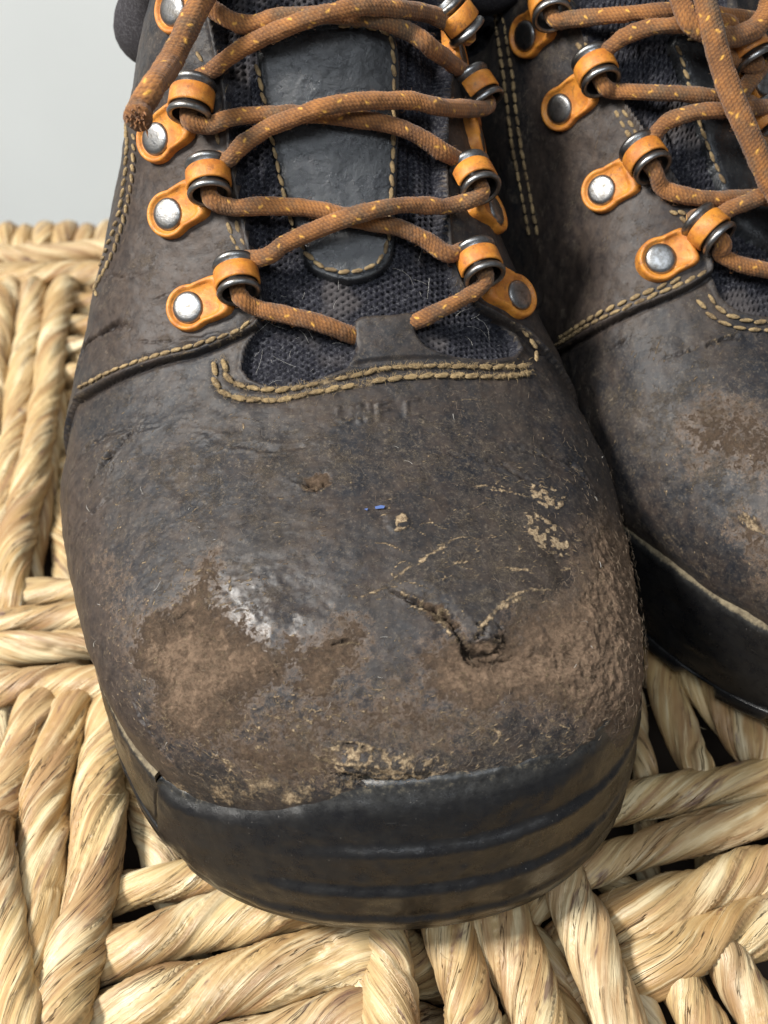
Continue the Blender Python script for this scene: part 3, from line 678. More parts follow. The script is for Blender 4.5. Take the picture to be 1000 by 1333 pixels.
# --- stitches share one mesh
def stitch_mesh():
    ns, nl = 8, 9; V = []
    for i in range(nl):
        x = -1+2*i/(nl-1); r = max(.03, (1-abs(x)**2.6)**.5)
        for k in range(ns):
            a = 2*math.pi*k/ns; V.append((x, r*math.cos(a)*(1+.12*math.sin(6*x+2*a)), r*math.sin(a)*(1+.12*math.sin(6*x+2*a))))
    me = bpy.data.meshes.new('stitch'); f = [tuple(int(q) for q in t) for t in gridfaces(nl, ns, True)]
    me.from_pydata([tuple(c*S for c in v) for v in V], [], f); me.polygons.foreach_set('use_smooth', [True]*len(me.polygons)); me.materials.append(M['stitch']); return me
ST = stitch_mesh()
def stitches(b, pts, ln=.34, gap=.012, wd=.055, ht=.05, off=.0, skew=.12, bury=0.0, miss=0.0):
    uv = b.uv(pts, step=6.0); P = b.P3(uv); L = np.r_[0, np.cumsum(np.linalg.norm(np.diff(P, axis=0), axis=1))]
    n = max(1, int(L[-1]/(ln+gap))); uvA = np.array(uv)
    for i in range(n):
        if random.random() < miss: continue
        sm = (i+.5)*(L[-1]/n); ia = [np.interp(sm+dx, L, uvA[:, 0]) for dx in (-ln/2, 0, ln/2)]; ib = [np.interp(sm+dx, L, uvA[:, 1]) for dx in (-ln/2, 0, ln/2)]
        Q = b.P3(list(zip(ia, ib))); nn = b.nrm(np.array(ia), np.array(ib))[1]; t = Q[2]-Q[0]; t /= np.linalg.norm(t)+1e-9; sd = np.cross(nn, t); sd /= np.linalg.norm(sd)
        ang = skew+random.uniform(-.16, .16); t2 = t*math.cos(ang)+sd*math.sin(ang); sd2 = np.cross(nn, t2)
        o = bpy.data.objects.new('stitch', ST); C.objects.link(o); o.parent = b.root
        lw = (ln/2)*random.uniform(.95, 1.14); wd_ = wd*random.uniform(.85, 1.2)
        Mx = Matrix(((t2[0]*lw, sd2[0]*wd_, nn[0]*ht), (t2[1]*lw, sd2[1]*wd_, nn[1]*ht), (t2[2]*lw, sd2[2]*wd_, nn[2]*ht))).to_4x4()
        pos = Vector(Q[1]+nn*(off+random.uniform(-.012, .012)))*S-b.root.location
        o.matrix_local = Matrix.Translation(pos)@Mx

def eyelet(b, rv, lp, axis=None, h=.17, size=1.0):
    """orange loop plate: rivet seen at rv, steel tube seen at lp. Returns frame of the tube."""
    A, n1 = b.at(rv[0], rv[1], h*.9); B, n2 = b.at(lp[0], lp[1], h+.30)
    nn = n1*.55+n2*.45; nn /= np.linalg.norm(nn)
    u1 = b.hit(*rv); A0_ = b.P3([u1], h)[0]
    e1 = B-A; d = None; e1 = e1-nn*(e1@nn); d = np.linalg.norm(e1); d = min(max(d, 1.0), 1.7)*1.0; e1 /= np.linalg.norm(e1)
    e2 = np.cross(nn, e1)
    if e2@np.array([0, .7, .7]) < 0: e2 = -e2
    sz = size; t2 = e2; tn = n2
    if axis is not None:
        t2 = axis-n2*(axis@n2); t2 /= np.linalg.norm(t2)
    ct_, st_ = math.cos(.38), math.sin(.38); t2, tn = t2*ct_-tn*st_, tn*ct_+t2*st_
    t1 = np.cross(t2, tn)
    if t1@e1 < 0: t1 = -t1
    loc = lambda x, y, z: A0_+e1*x*sz+e2*y*sz+nn*z*sz
    root = b.root; tc = A0_+e1*d; tl = lambda x, y, z: tc+t1*x*sz+t2*y*sz+tn*z*sz
    # plate
    ph = np.linspace(0, 2*math.pi, 64, endpoint=False); dd = d/sz
    cs, sn_ = np.cos(ph), np.sin(ph)
    neck = np.where(cs > 0, np.minimum(.50/np.maximum(np.abs(sn_), 1e-3), (dd-.38)/np.maximum(cs, 1e-3)), 0)
    rho = np.maximum(.56, neck); rho = (np.roll(rho, 1)+np.roll(rho, -1)+2*rho)/4
    rho = (np.roll(rho, 1)+np.roll(rho, -1)+2*rho)/4
    V = []; rings = ((.02, .14), (.50, .14), (.72, .145), (.77, .18), (.83, .225), (.91, .235), (.97, .205), (1.01, .13), (1.04, -.18))
    for f, z in rings:
        rr = rho*f if f > .6 else np.full(64, .56*f)
        zz = z+np.where(rho > .6, 0.03, 0)
        V.append(np.stack([rr*cs, rr*sn_, zz+0*rr], 1))
    V = np.concatenate(V); W = np.array([loc(*p) for p in V]); o = mk('loop_plate', W, gridfaces(len(rings), 64, True), M['orange'], root); o['label'] = 'orange plate with raised rim'
    # rivet
    pr = ((.0, .255), (.14, .254), (.27, .248), (.34, .23), (.375, .20), (.39, .16), (.39, .14), (.42, .135), (.42, .05))
    V = np.concatenate([np.stack([max(r, .004)*cs, max(r, .004)*sn_, z+0*cs], 1) for r, z in pr]); V[:, 2] += .03*V[:, 0]
    rv_o = mk('rivet', np.array([loc(*p) for p in V]), gridfaces(len(pr), 64, True), M['metal'], root)
    # steel tube lying along the throat edge
    Rr, Lh = .47, .42; cz = .42
    prof = [(-Lh, Rr-.05), (-Lh-.04, Rr-.0), (-Lh-.03, Rr+.06), (-Lh+.04, Rr+.09), (-Lh+.11, Rr+.06), (-Lh+.14, Rr+.0), (0, Rr-.01), (Lh-.14, Rr+.0), (Lh-.11, Rr+.06), (Lh-.04, Rr+.09), (Lh+.03, Rr+.06), (Lh+.04, Rr), (Lh, Rr-.05), (0, Rr-.06), (-Lh, Rr-.05)]
    a = np.linspace(0, 2*math.pi, 40, endpoint=False)
    V = np.concatenate([np.stack([r*np.cos(a)*.95, y+0*a, cz+r*np.sin(a)*.92], 1) for y, r in prof])
    mk('steel_loop', np.array([tl(*p) for p in V]), gridfaces(len(prof), 40, True), M['metal'], root)
    # orange strap over the tube
    an = np.linspace(math.radians(215), math.radians(-35), 40); r0, r1, hw = Rr+.015, Rr+.070, .22
    sec = [(-hw, r0), (-hw, r1-.02), (-hw+.03, r1), (hw-.03, r1), (hw, r1-.02), (hw, r0)]
    V = []
    for q in an:
        for y, r in sec: V.append((r*math.cos(q), y, cz+r*math.sin(q)*.93))
    mk('strap', np.array([tl(*p) for p in V]), gridfaces(40, 6, True), M['orange'], root)
    return dict(c=tl(0, 0, cz), e2=t2*sz, n=tn, e1=t1)

def eyelets(b, prs):
    c = [b.at(lp[0], lp[1], .4)[0] for _, lp in prs]; out = []
    for i, (rv, lp) in enumerate(prs):
        ax = c[max(i-1, 0)]-c[min(i+1, len(c)-1)]; out.append(eyelet(b, rv, lp, ax/np.linalg.norm(ax)))
    return out
LZ = []
def lace(b, P, rad=.200, fray=False, seed=0, name='lace', top=None):
    P = resample(catmull(P, .1), .021); s = np.r_[0, np.cumsum(np.linalg.norm(np.diff(P, axis=0), axis=1))]
    hold = {}
    def disp(TH, SS):
        Wn = 14; q = TH*Wn/(2*np.pi); wi = np.floor(q); tri = np.abs(q-wi-.5)*2
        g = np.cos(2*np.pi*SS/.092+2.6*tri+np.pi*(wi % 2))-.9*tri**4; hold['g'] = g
        nz = fbm(np.stack([np.cos(TH).ravel()*rad, np.sin(TH).ravel()*rad+seed, SS.ravel()], 1), 3.0, 3, seed).reshape(TH.shape)
        f = 0
        for sgn, o in ((1, 0), (-1, 1.0), (1, 3.3)):
            x = np.mod(TH-sgn*2*math.pi*SS/2.3+o+math.pi, 2*math.pi)-math.pi
            f = np.maximum(f, np.exp(-(x/.13)**2)*sstep(.70, .92, np.sin(2*math.pi*SS/.47+o*2)))
        hold['f'] = f
        fl = 0
        if fray: fl = .05*sstep(s[-1]-.5, s[-1], SS)
        return .0065*g*1.0+.036*nz+fl
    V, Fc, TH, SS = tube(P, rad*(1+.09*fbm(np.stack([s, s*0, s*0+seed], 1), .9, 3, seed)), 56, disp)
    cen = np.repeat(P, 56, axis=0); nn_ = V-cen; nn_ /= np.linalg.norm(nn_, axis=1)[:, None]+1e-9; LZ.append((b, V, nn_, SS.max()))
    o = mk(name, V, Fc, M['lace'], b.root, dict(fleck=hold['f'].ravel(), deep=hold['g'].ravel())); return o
def lace_px(b, pts, start=None, end=None, **kw):
    P = []
    if start: f, sg = start; P += [f['c']-f['e2']*sg*.1, f['c']+f['e2']*sg*.50-f['n']*.05]
    P += [b.at(x, y, h)[0] for x, y, h in pts]
    if end: f, sg = end; P += [f['c']+f['e2']*sg*.50-f['n']*.05, f['c']-f['e2']*sg*.1]
    return lace(b, P, **kw)

# ================================================================== the boot seen whole
mb = Boot('whole scuffed dark brown leather boot facing the camera, tan suede showing on its rubbed toe', 'pair of worn leather boots', False, 0, (-1.2, 23, 0), (0, 0, 0), .031)
thL = [(255, -60), (272, -20), (288, 60), (299, 120), (307, 200), (316, 255), (328, 310), (340, 360), (346, 400), (338, 425), (322, 452), (316, 478)]
thB = [(326, 492), (350, 500), (385, 498), (420, 489), (455, 477), (500, 470), (560, 468), (620, 468), (668, 462)]
thR = [(676, 452), (664, 432), (640, 415), (612, 398), (592, 370), (580, 330), (575, 290), (571, 200), (574, 120), (582, 60), (592, -10), (600, -60)]
tab = [(432, 500), (450, 478), (462, 455), (459, 428), (464, 414), (480, 410), (510, 409), (534, 406), (544, 414), (542, 430), (556, 450), (590, 463), (640, 468), (650, 490), (560, 500)]
strip = [(332, 70), (345, 42), (400, 28), (470, 26), (508, 34), (522, 66), (523, 150), (520, 230), (517, 300), (512, 336), (492, 358), (456, 368), (420, 360), (398, 345), (384, 300), (364, 240), (350, 180), (339, 120)]
seamL = [(345, 412), (338, 424), (310, 438), (262, 458), (205, 474), (150, 496), (108, 520)]
seamR = [(606, 398), (640, 413), (676, 432), (704, 458)]
uTL, uTB, uTR = mb.uv(thL), mb.uv(thB), mb.uv(thR)
thl = [(uTL[0][0], 1.01)]+uTL; thr = uTR+[(uTR[-1][0], 1.01)]
sl = mb.uv(seamL); sr = mb.uv(seamR)
iq = [p for p in thl if p[1] > sl[0][1]]
ql = sl+[(0.0, sl[-1][1]+.03), (-.01, 1.02)]+[(thl[0][0], 1.02)]+iq
iqr = [p for p in thr if p[1] > sr[0][1]]
qr = sr+[(1.0, sr[-1][1]+.03), (1.01, 1.02), (thr[-1][0], 1.02)]+iqr[::-1]
def pl(b, pts, sm=True): return b.uv(pts+[pts[0]], sm=sm)[:-1]
def ln(b, pts): return b.uv(pts, sm=True, step=5)
m = mb
blobs = [
 # (outline, softness, ragged amount, its scale, kind, depth, strength)
 (pl(m, [(272, 738), (268, 790), (300, 815), (345, 830), (372, 850), (360, 880), (330, 900), (300, 935), (262, 960), (225, 945), (195, 900), (180, 850), (190, 810), (225, 800), (248, 770)]), .16, .42, 1.6, 'abr', .03, 1.0),
 (pl(m, [(150, 700), (190, 790), (205, 860), (215, 940), (240, 1000), (215, 1000), (170, 900), (130, 800), (118, 720)]), .30, .35, 1.6, 'abr', .01, .22),
 (pl(m, [(560, 862), (600, 835), (640, 848), (672, 820), (700, 790), (742, 770), (765, 700), (800, 680), (840, 700), (850, 860), (830, 935), (780, 940), (700, 915), (640, 918), (590, 905), (560, 885)]), .16, .40, 1.5, 'abr', .03, 1.0),
 (pl(m, [(388, 850), (420, 835), (450, 812), (470, 838), (450, 870), (430, 905), (400, 900)]), .10, .35, 2.0, 'abr', .02, .9),
 (pl(m, [(330, 890), (390, 905), (470, 900), (560, 905), (640, 930), (600, 985), (500, 975), (400, 985), (320, 960)]), .2, .55, 1.8, 'abr', .01, .42),
 (pl(m, [(250, 960), (330, 1000), (420, 1010), (420, 985), (330, 965), (270, 930)]), .15, .45, 1.8, 'abr', .01, .7),
 (pl(m, [(500, 672), (520, 668), (534, 682), (522, 694), (505, 690)]), .03, .06, 4, 'tan', .05, 1.0),
 (pl(m, [(692, 630), (716, 628), (738, 656), (724, 660), (700, 655)]), .05, .18, 3, 'tan', .02, .9),
 (pl(m, [(686, 668), (712, 672), (738, 700), (740, 716), (712, 722), (690, 700)]), .05, .22, 3, 'tan', .02, .95),
 (pl(m, [(420, 978), (470, 970), (545, 985), (580, 1005), (545, 1016), (490, 1012), (440, 1006)]), .06, .20, 2.5, 'tan', .03, .70),
 (pl(m, [(200, 1012), (330, 1012), (480, 1022), (640, 1014), (760, 985), (832, 935), (838, 975), (760, 1025), (640, 1050), (470, 1058), (300, 1045), (200, 1035)]), .16, .30, 2.2, 'dust', 0, .78),
 (pl(m, [(240, 775), (275, 750), (290, 790), (262, 830), (230, 815)]), .12, .3, 2, 'dust', 0, .5),
 (pl(m, [(288, 762), (330, 748), (385, 752), (415, 785), (405, 822), (365, 835), (315, 820), (290, 795)]), .9, .35, 1.3, 'polish', 0, 1.0),
 (pl(m, [(560, 700), (640, 640), (720, 700), (730, 780), (640, 800), (560, 770)]), .3, .5, 1.5, 'fuzz', 0, .38),
 (pl(m, [(180, 600), (330, 560), (450, 560), (640, 560), (660, 620), (560, 640), (400, 620), (260, 680)]), .4, .6, 1.2, 'fuzz', 0, .30),
 (pl(m, [(380, 940), (600, 930), (720, 950), (720, 1000), (560, 1020), (400, 1010)]), .2, .4, 2, 'fuzz', 0, .4),
 (pl(m, [(505, 762), (560, 790), (600, 835), (650, 846), (700, 790), (735, 762), (700, 700), (600, 695), (540, 735)]), .05, .05, 3, 'lift', .12, 1),
 (pl(m, [(432, 974), (480, 974), (545, 984), (562, 1004), (535, 1014), (492, 1012), (438, 1004)]), .03, .06, 3, 'lift', .22, 1),
 (pl(m, [(394, 622), (408, 616), (426, 616), (428, 632), (412, 640), (398, 634)]), .06, .12, 4, 'pit', .06, .45),
 (pl(m, [(592, 826), (612, 834), (640, 836), (668, 838), (676, 852), (650, 864), (618, 862), (600, 846)]), .08, .14, 3, 'pit', .09, .35),
 (pl(m, [(540, 778), (575, 792), (600, 815), (585, 818), (556, 800)]), .05, .10, 4, 'pit', .05, .3),
 (pl(m, [(95, 560), (128, 640), (150, 780), (200, 950), (225, 1020), (150, 980), (80, 780), (60, 600)]), .4, .3, 1, 'smo', 0, .8),
 (pl(m, [(640, 720), (830, 640), (850, 940), (760, 980)]), .5, .3, 1, 'smo', 0, .5),
 (pl(m, [(150, 130), (290, 160), (300, 330), (260, 440), (130, 480), (100, 400)]), .5, .5, 1, 'smo', 0, .9),
]
press0 = [(ln(m, p), .10, -.05) for p in [[(292, 466), (294, 484), (302, 496), (324, 504), (368, 507), (412, 499), (460, 489), (505, 479), (565, 476), (620, 477), (668, 477), (686, 475)],
 [(280, 470), (280, 494), (290, 510), (312, 518), (345, 521), (372, 519), (412, 510), (456, 502), (500, 494), (556, 489), (610, 489), (655, 490), (690, 485)], [(110, 507), (150, 486), (205, 466), (262, 450), (308, 434), (328, 420)]]]
cracks = [
 # (line, width, depth, lip, darkness, tan lip)
 (ln(m, [(112, 640), (130, 612), (150, 588), (168, 566), (190, 545)]), .075, .13, .02, 1, .35),
 (ln(m, [(130, 634), (142, 618), (150, 600)]), .04, .07, .01, .9, .3),
 (ln(m, [(104, 470), (120, 448), (142, 432), (162, 424), (176, 428)]), .085, .16, .02, 1, .2),
 (ln(m, [(104, 500), (112, 470), (118, 452)]), .07, .10, .01, .8, .1),
 (ln(m, [(180, 446), (220, 446), (262, 440), (300, 430)]), .035, .05, .02, .75, .2),
 (ln(m, [(88, 620), (120, 580), (170, 560), (215, 552)]), .07, .05, .03, .12, .15), (ln(m, [(96, 700), (130, 660), (150, 640)]), .06, .05, .02, .15, .2), (ln(m, [(790, 660), (750, 612), (700, 590), (640, 582)]), .08, .05, .03, .1, .2), (ln(m, [(250, 560), (340, 585), (420, 580)]), .08, .035, .02, .06, .1), (ln(m, [(560, 590), (640, 600), (720, 640)]), .07, .04, .03, .1, .3), (ln(m, [(110, 352), (160, 362), (210, 350)]), .05, .05, .02, .3, .2),
 (ln(m, [(202, 392), (215, 386), (229, 381)]), .03, .05, .01, .8, .1),
 (ln(m, [(380, 623), (398, 627), (414, 636), (426, 620)]), .075, .14, .03, 1, .6),
 (ln(m, [(404, 640), (419, 630), (422, 610)]), .055, .08, .02, 1, .3),
 (ln(m, [(500, 758), (518, 774), (545, 786), (572, 796), (590, 818), (604, 838), (622, 848), (650, 846)]), .055, .22, .06, 1, 1.),
 (ln(m, [(592, 820), (606, 846), (630, 852), (660, 842)]), .09, .20, .04, .9, .3),
 (ln(m, [(560, 800), (580, 806), (600, 800)]), .04, .10, .03, .9, .6), (ln(m, [(598, 846), (612, 862), (628, 866)]), .06, .14, .04, 1, .4), (ln(m, [(612, 832), (640, 828), (664, 836)]), .07, .16, .04, 1, .5), (ln(m, [(620, 858), (650, 862), (672, 850)]), .05, .12, .03, .9, .4), (ln(m, [(640, 806), (652, 820), (650, 840)]), .04, .10, .03, .8, .5),
 (ln(m, [(600, 800), (625, 815), (645, 835), (650, 845)]), .12, .12, .03, .35, .5),
 (ln(m, [(430, 1006), (470, 1015), (500, 1019), (534, 1012), (560, 1018)]), .085, .28, .05, 1, .7),
 (ln(m, [(430, 966), (470, 972), (515, 980)]), .05, .06, .03, .6, .6),
 (ln(m, [(415, 845), (440, 838), (460, 828)]), .045, .08, .02, .9, .3),
 (ln(m, [(218, 812), (236, 800), (250, 790)]), .03, .05, .02, .8, .2),
 (ln(m, [(170, 905), (190, 940), (212, 975), (236, 1002)]), .04, .04, .05, .25, .3),
 (ln(m, [(760, 868), (775, 862), (790, 866)]), .04, .06, .02, .9, .2),
 (ln(m, [(330, 880), (352, 872), (366, 884)]), .05, .08, .02, .8, .2),
]
scuffs = [(ln(m, p), wd, v) for p, wd, v in [
 ([(505, 760), (530, 742), (560, 724), (592, 702)], .07, .9), ([(600, 640), (630, 630), (668, 640)], .05, .8), ([(596, 668), (630, 655), (650, 640)], .045, .7),
 ([(610, 835), (640, 800), (668, 778), (705, 768)], .08, .8), ([(640, 740), (672, 742), (706, 752)], .05, .8), ([(650, 778), (690, 770), (728, 766)], .04, .8),
 ([(726, 742), (752, 738)], .05, .9), ([(250, 748), (262, 742), (278, 744)], .05, .9), ([(300, 748), (299, 772)], .04, .8), ([(430, 770), (470, 776), (505, 768)], .04, .6),
 ([(395, 978), (420, 986), (450, 990)], .035, .9), ([(430, 964), (470, 968), (515, 982)], .04, .9), ([(500, 940), (508, 965), (520, 990)], .035, .7), ([(270, 975), (290, 990), (312, 1004)], .04, .8),
 ([(620, 950), (640, 965), (660, 985)], .03, .6), ([(690, 960), (700, 990)], .03, .7), ([(560, 640), (600, 610), (640, 590)], .05, .4), ([(420, 560), (470, 545), (520, 538)], .06, .45),
 ([(350, 700), (380, 690), (402, 700)], .03, .5), ([(190, 620), (210, 600), (218, 570)], .03, .5), ([(260, 640), (275, 665), (285, 700)], .03, .5), ([(118, 690), (150, 760), (190, 850)], .04, .4),
 ([(505, 762), (470, 776), (440, 776)], .05, .8), ([(612, 838), (630, 812), (655, 792), (690, 776)], .09, .95), ([(560, 716), (600, 700), (640, 706)], .05, .7), ([(648, 738), (680, 744), (700, 738)], .06, .9), ([(660, 618), (640, 634), (668, 640), (700, 648)], .06, .9), ([(445, 900), (470, 925), (500, 935)], .04, .8), ([(500, 900), (508, 940), (520, 975)], .05, .8), ([(630, 945), (650, 952), (640, 975)], .05, .9), ([(700, 925), (735, 945), (760, 960)], .05, .7), ([(400, 985), (440, 992), (480, 988)], .05, .9),
 ([(580, 525), (600, 520), (640, 522)], .05, .6), ([(720, 560), (760, 600), (790, 650)], .05, .35), ([(540, 300), (541, 301)], .02, .1), ([(330, 960), (350, 940), (380, 930)], .04, .5), ([(210, 690), (240, 670), (262, 650)], .03, .5)]]
zones = [ # (zone, count, shortest, longest, curl, widths, strengths)
 (pl(m, [(110, 560), (450, 520), (780, 600), (820, 780), (560, 830), (260, 760), (100, 760)]), 560, .12, .7, .35, .011, .019, .30, .85),
 (pl(m, [(110, 540), (700, 520), (820, 700), (820, 930), (600, 1000), (240, 1000), (120, 800)]), 2600, .04, .15, .3, .011, .020, .40, 1.),
 (pl(m, [(560, 600), (760, 620), (800, 760), (720, 790), (600, 800), (520, 740)]), 150, .2, .9, .45, .012, .030, .45, 1.),
 (pl(m, [(330, 890), (560, 890), (820, 910), (760, 990), (480, 1020), (250, 1010)]), 800, .08, .5, .6, .013, .028, .6, 1.),
 (pl(m, [(170, 700), (290, 740), (470, 850), (420, 960), (240, 990), (140, 860)]), 800, .07, .30, .5, .012, .024, .5, 1.),
 (pl(m, [(560, 840), (740, 760), (830, 690), (835, 920), (640, 930)]), 800, .07, .30, .5, .012, .024, .5, 1.),
 (pl(m, [(150, 130), (280, 200), (300, 420), (120, 480), (110, 350)]), 130, .06, .5, .2, .012, .02, .3, .7)]
# worn embossed letters under the stitching
press = [(ln(m, p), .045, .06) for p in [[(440, 530), (441, 545), (450, 551), (458, 545), (458, 529)], [(468, 550), (468, 527), (480, 549), (481, 525)], [(492, 526), (506, 523)], [(492, 526), (493, 547)], [(493, 536), (505, 533)], [(530, 540), (530, 522), (544, 520)]]]+press0
folds = [(ln(m, [(311, 60), (319, 130), (330, 200), (340, 260), (352, 318)]), .09), (ln(m, [(545, 60), (541, 130), (540, 220), (545, 300), (565, 350)]), .08)]
build_upper(mb, dict(throat_l=thl, throat_b=uTB, throat_r=thr, tab=pl(m, tab), strip=pl(m, strip), ql=ql, qr=qr, blobs=blobs, cracks=cracks, scuffs=scuffs, press=press, folds=folds, zones=zones))
build_sole(mb, (-5.35, 14.05), (6.1, 17.2))

def all_stitches():
    stitches(mb, [(110, 507), (150, 486), (205, 466), (262, 450), (308, 434), (328, 420)], ln=.28, off=.18, wd=.05, ht=.05, miss=.05)
    stitches(mb, [(292, 466), (294, 484), (302, 496), (324, 504), (368, 507), (412, 499), (460, 489), (505, 479), (565, 476), (620, 477), (668, 477), (686, 475)], ln=.34, off=.015, wd=.060, ht=.05, miss=.04)
    stitches(mb, [(280, 470), (280, 494), (290, 510), (312, 518), (345, 521), (372, 519), (412, 510), (456, 502), (500, 494), (556, 489), (610, 489), (655, 490), (690, 485)], ln=.36, off=.015, wd=.064, ht=.052, miss=.03)
    stitches(mb, [(694, 472), (695, 457), (686, 442), (674, 426)], ln=.34, off=.10, wd=.06)
    stitches(mb, [(183, 150), (183, 190), (180, 230), (173, 270), (160, 318), (146, 352), (126, 388)], ln=.24, off=.19, wd=.045, skew=.5)
    stitches(mb, [(174, 160), (174, 200), (170, 240), (163, 280), (150, 320), (138, 350)], ln=.24, off=.19, wd=.04, skew=-.4)
    stitches(mb, [(300, 290), (306, 312), (318, 334)], ln=.28, off=.2, wd=.05); stitches(mb, [(309, 284), (316, 308), (327, 328)], ln=.28, off=.2, wd=.05)
    stitches(mb, [(262, 66), (268, 84), (272, 104)], ln=.28, off=.2, wd=.05); stitches(mb, [(285, 170), (290, 195), (296, 215)], ln=.28, off=.2, wd=.05)
    stitches(mb, [(334, 82), (342, 120), (352, 170), (364, 225), (377, 280), (392, 318), (412, 342), (440, 353), (468, 352), (492, 340), (504, 315), (508, 270), (511, 200), (512, 130), (510, 62), (500, 42), (470, 34), (440, 34)], ln=.30, off=.05, wd=.05, ht=.05, skew=.1)
all_stitches()
# eyelets and laces
EL = eyelets(mb, [((238, 16), (268, -26)), ((214, 183), (259, 140)), ((228, 281), (280, 243)), ((252, 403), (315, 372))])
ER = eyelets(mb, [((612, 72), (603, 30)), ((621, 184), (598, 130)), ((630, 281), (602, 246)), ((664, 390), (614, 356))])
def L(pts, **k): return lace_px(mb, pts, **k)
L([(312, 30, .5), (370, 21, .45), (420, 19, .35), (460, 22, .40), (500, 27, .5), (535, 42, .5), (562, 62, .5)], start=(EL[0], -1), end=(ER[1], 1), seed=2)
L([(275, 92, .45), (300, 72, .5), (340, 49, .62), (385, 30, .85), (430, 16, .95), (475, 8, .85), (525, 12, .62), (570, 22, .5)], start=(EL[1], 1), end=(ER[0], -1), seed=3)
L([(272, 163, .5), (298, 154, .5), (340, 149, .42), (400, 148, .36), (460, 154, .38), (505, 161, .44), (548, 178, .5), (578, 198, .5)], start=(EL[1], -1), end=(ER[2], 1), seed=4)
L([(296, 208, .5), (318, 186, .5), (355, 163, .62), (400, 146, .9), (432, 136, .95), (480, 131, .8), (535, 131, .6), (575, 139, .5)], start=(EL[2], 1), end=(ER[1], -1), seed=5)
L([(300, 269, .5), (340, 268, .45), (385, 269, .38), (430, 276, .34), (484, 290, .38), (520, 296, .42), (556, 313, .45), (585, 330, .5)], start=(EL[2], -1), end=(ER[3], 1), seed=6)
L([(345, 334, .5), (372, 316, .5), (420, 295, .68), (455, 282, .92), (480, 275, .92), (520, 267, .72), (560, 267, .55), (584, 268, .5)], start=(EL[3], 1), end=(ER[2], -1), seed=7)
L([(338, 402, .42), (375, 410, .38), (415, 420, .30), (438, 428, .16), (454, 434, -.02), (468, 439, -.22), (484, 444, -.42)], start=(EL[3], -1), seed=8)
L([(606, 386, .42), (580, 400, .38), (562, 409, .26), (549, 415, .12), (537, 420, -.06), (524, 425, -.26), (508, 430, -.45)], start=(ER[3], -1), seed=9)
P = [mb.at(x, y, h)[0] for x, y, h in [(300, -60, .8), (278, -30, 1.1), (258, 8, 1.35), (240, 44, 1.5), (222, 80, 1.6), (200, 112, 1.8), (178, 138, 2.0), (166, 150, 2.15)]]
lo = lace(mb, P, rad=.262, fray=True, seed=10, name='lace_end'); tipP = P[-1]; tdir = (P[-1]-P[-2])/np.linalg.norm(P[-1]-P[-2])
fr = []
for i in range(46):
    a, c = random.uniform(0, 6.28), random.uniform(0, .25); sx = np.cross(tdir, [0, 0, 1.]); sx /= np.linalg.norm(sx); sy = np.cross(tdir, sx)
    o = tipP+(sx*math.cos(a)+sy*math.sin(a))*c-tdir*.06; dr = tdir*random.uniform(.05, .22)+(sx*math.cos(a)+sy*math.sin(a))*random.uniform(-.02, .14)
    V_, F_, _, _ = tube(np.array([o, o+dr*.5, o+dr+np.random.randn(3)*.03]), .028, 5); fr.append((V_, F_))
V_, F_ = merge(fr); fo = mk('frayed_fibres', V_, F_, M['lace'], mb.root, dict(fleck=np.zeros(len(V_)), deep=np.zeros(len(V_)))); fo['kind'] = 'stuff'; fo.parent = lo; fo.location = (0, 0, 0)

def hairs(name, base, nrm_, n, l0, l1, rad, lift, mat, parent, seed, lbl=None, attrs=()):
    r = np.random.RandomState(seed); k = r.randint(0, len(base), n); P = base[k]; N = nrm_[k]; rd = r.randn(n, 3); T = rd-N*np.sum(rd*N, 1)[:, None]; T /= np.linalg.norm(T, axis=1)[:, None]+1e-9
    B = np.cross(N, T); L_ = r.uniform(l0, l1, n)[:, None]; cu = r.normal(0, .45, n)[:, None]; up = r.uniform(.15, 1.0, n)[:, None]*lift; V = []
    for q in (0, .33, .66, 1.):
        c = P+T*L_*q+B*L_*cu*q*q+N*(up*L_*math.sin(q*2.4)+.006)
        for a in (0, 2.09, 4.19): V.append(c+(N*math.cos(a)+B*math.sin(a))*rad*(1.0-.6*q))
    V = np.stack(V, 1).reshape(-1, 3); o_ = (np.arange(n)*12)[:, None, None]
    f = np.array([[3*i_+j, 3*i_+(j+1) % 3, 3*i_+3+(j+1) % 3, 3*i_+3+j] for i_ in range(3) for j in range(3)])[None]
    o = mk(name, V, (f+o_).reshape(-1, 4).astype(np.int32), mat, parent, {x: np.zeros(len(V)) for x in attrs}); o['kind'] = 'stuff'; return o
def surf_pts(b, zone, n, seed):
    r = np.random.RandomState(seed); z = np.array(zone); u = r.uniform(z[:, 0].min(), z[:, 0].max(), n); v = r.uniform(z[:, 1].min(), z[:, 1].max(), n); k = inpoly(u, v, zone); u, v = u[k], v[k]
    return b.P3(np.stack([u, v], 1), .03), b.nrm(u, v)
M['lint'] = flatmat('pale_lint', (.27, .20, .135), .9, .3); M['tanlint'] = flatmat('tan_lint', (.40, .29, .15), .9, .3); M['lintw'] = flatmat('white_lint', (.62, .60, .55), .9, .1)
hb, hn = surf_pts(mb, pl(m, [(110, 560), (450, 505), (760, 540), (825, 760), (825, 940), (500, 1020), (230, 1010), (110, 800)]), 9000, 5)
hairs('leather_fibres', hb, hn, 900, .05, .20, .0034, .22, M['lint'], mb.root, 1)
hairs('white_lint', hb, hn, 30, .06, .22, .0055, .3, M['lintw'], mb.root, 2)
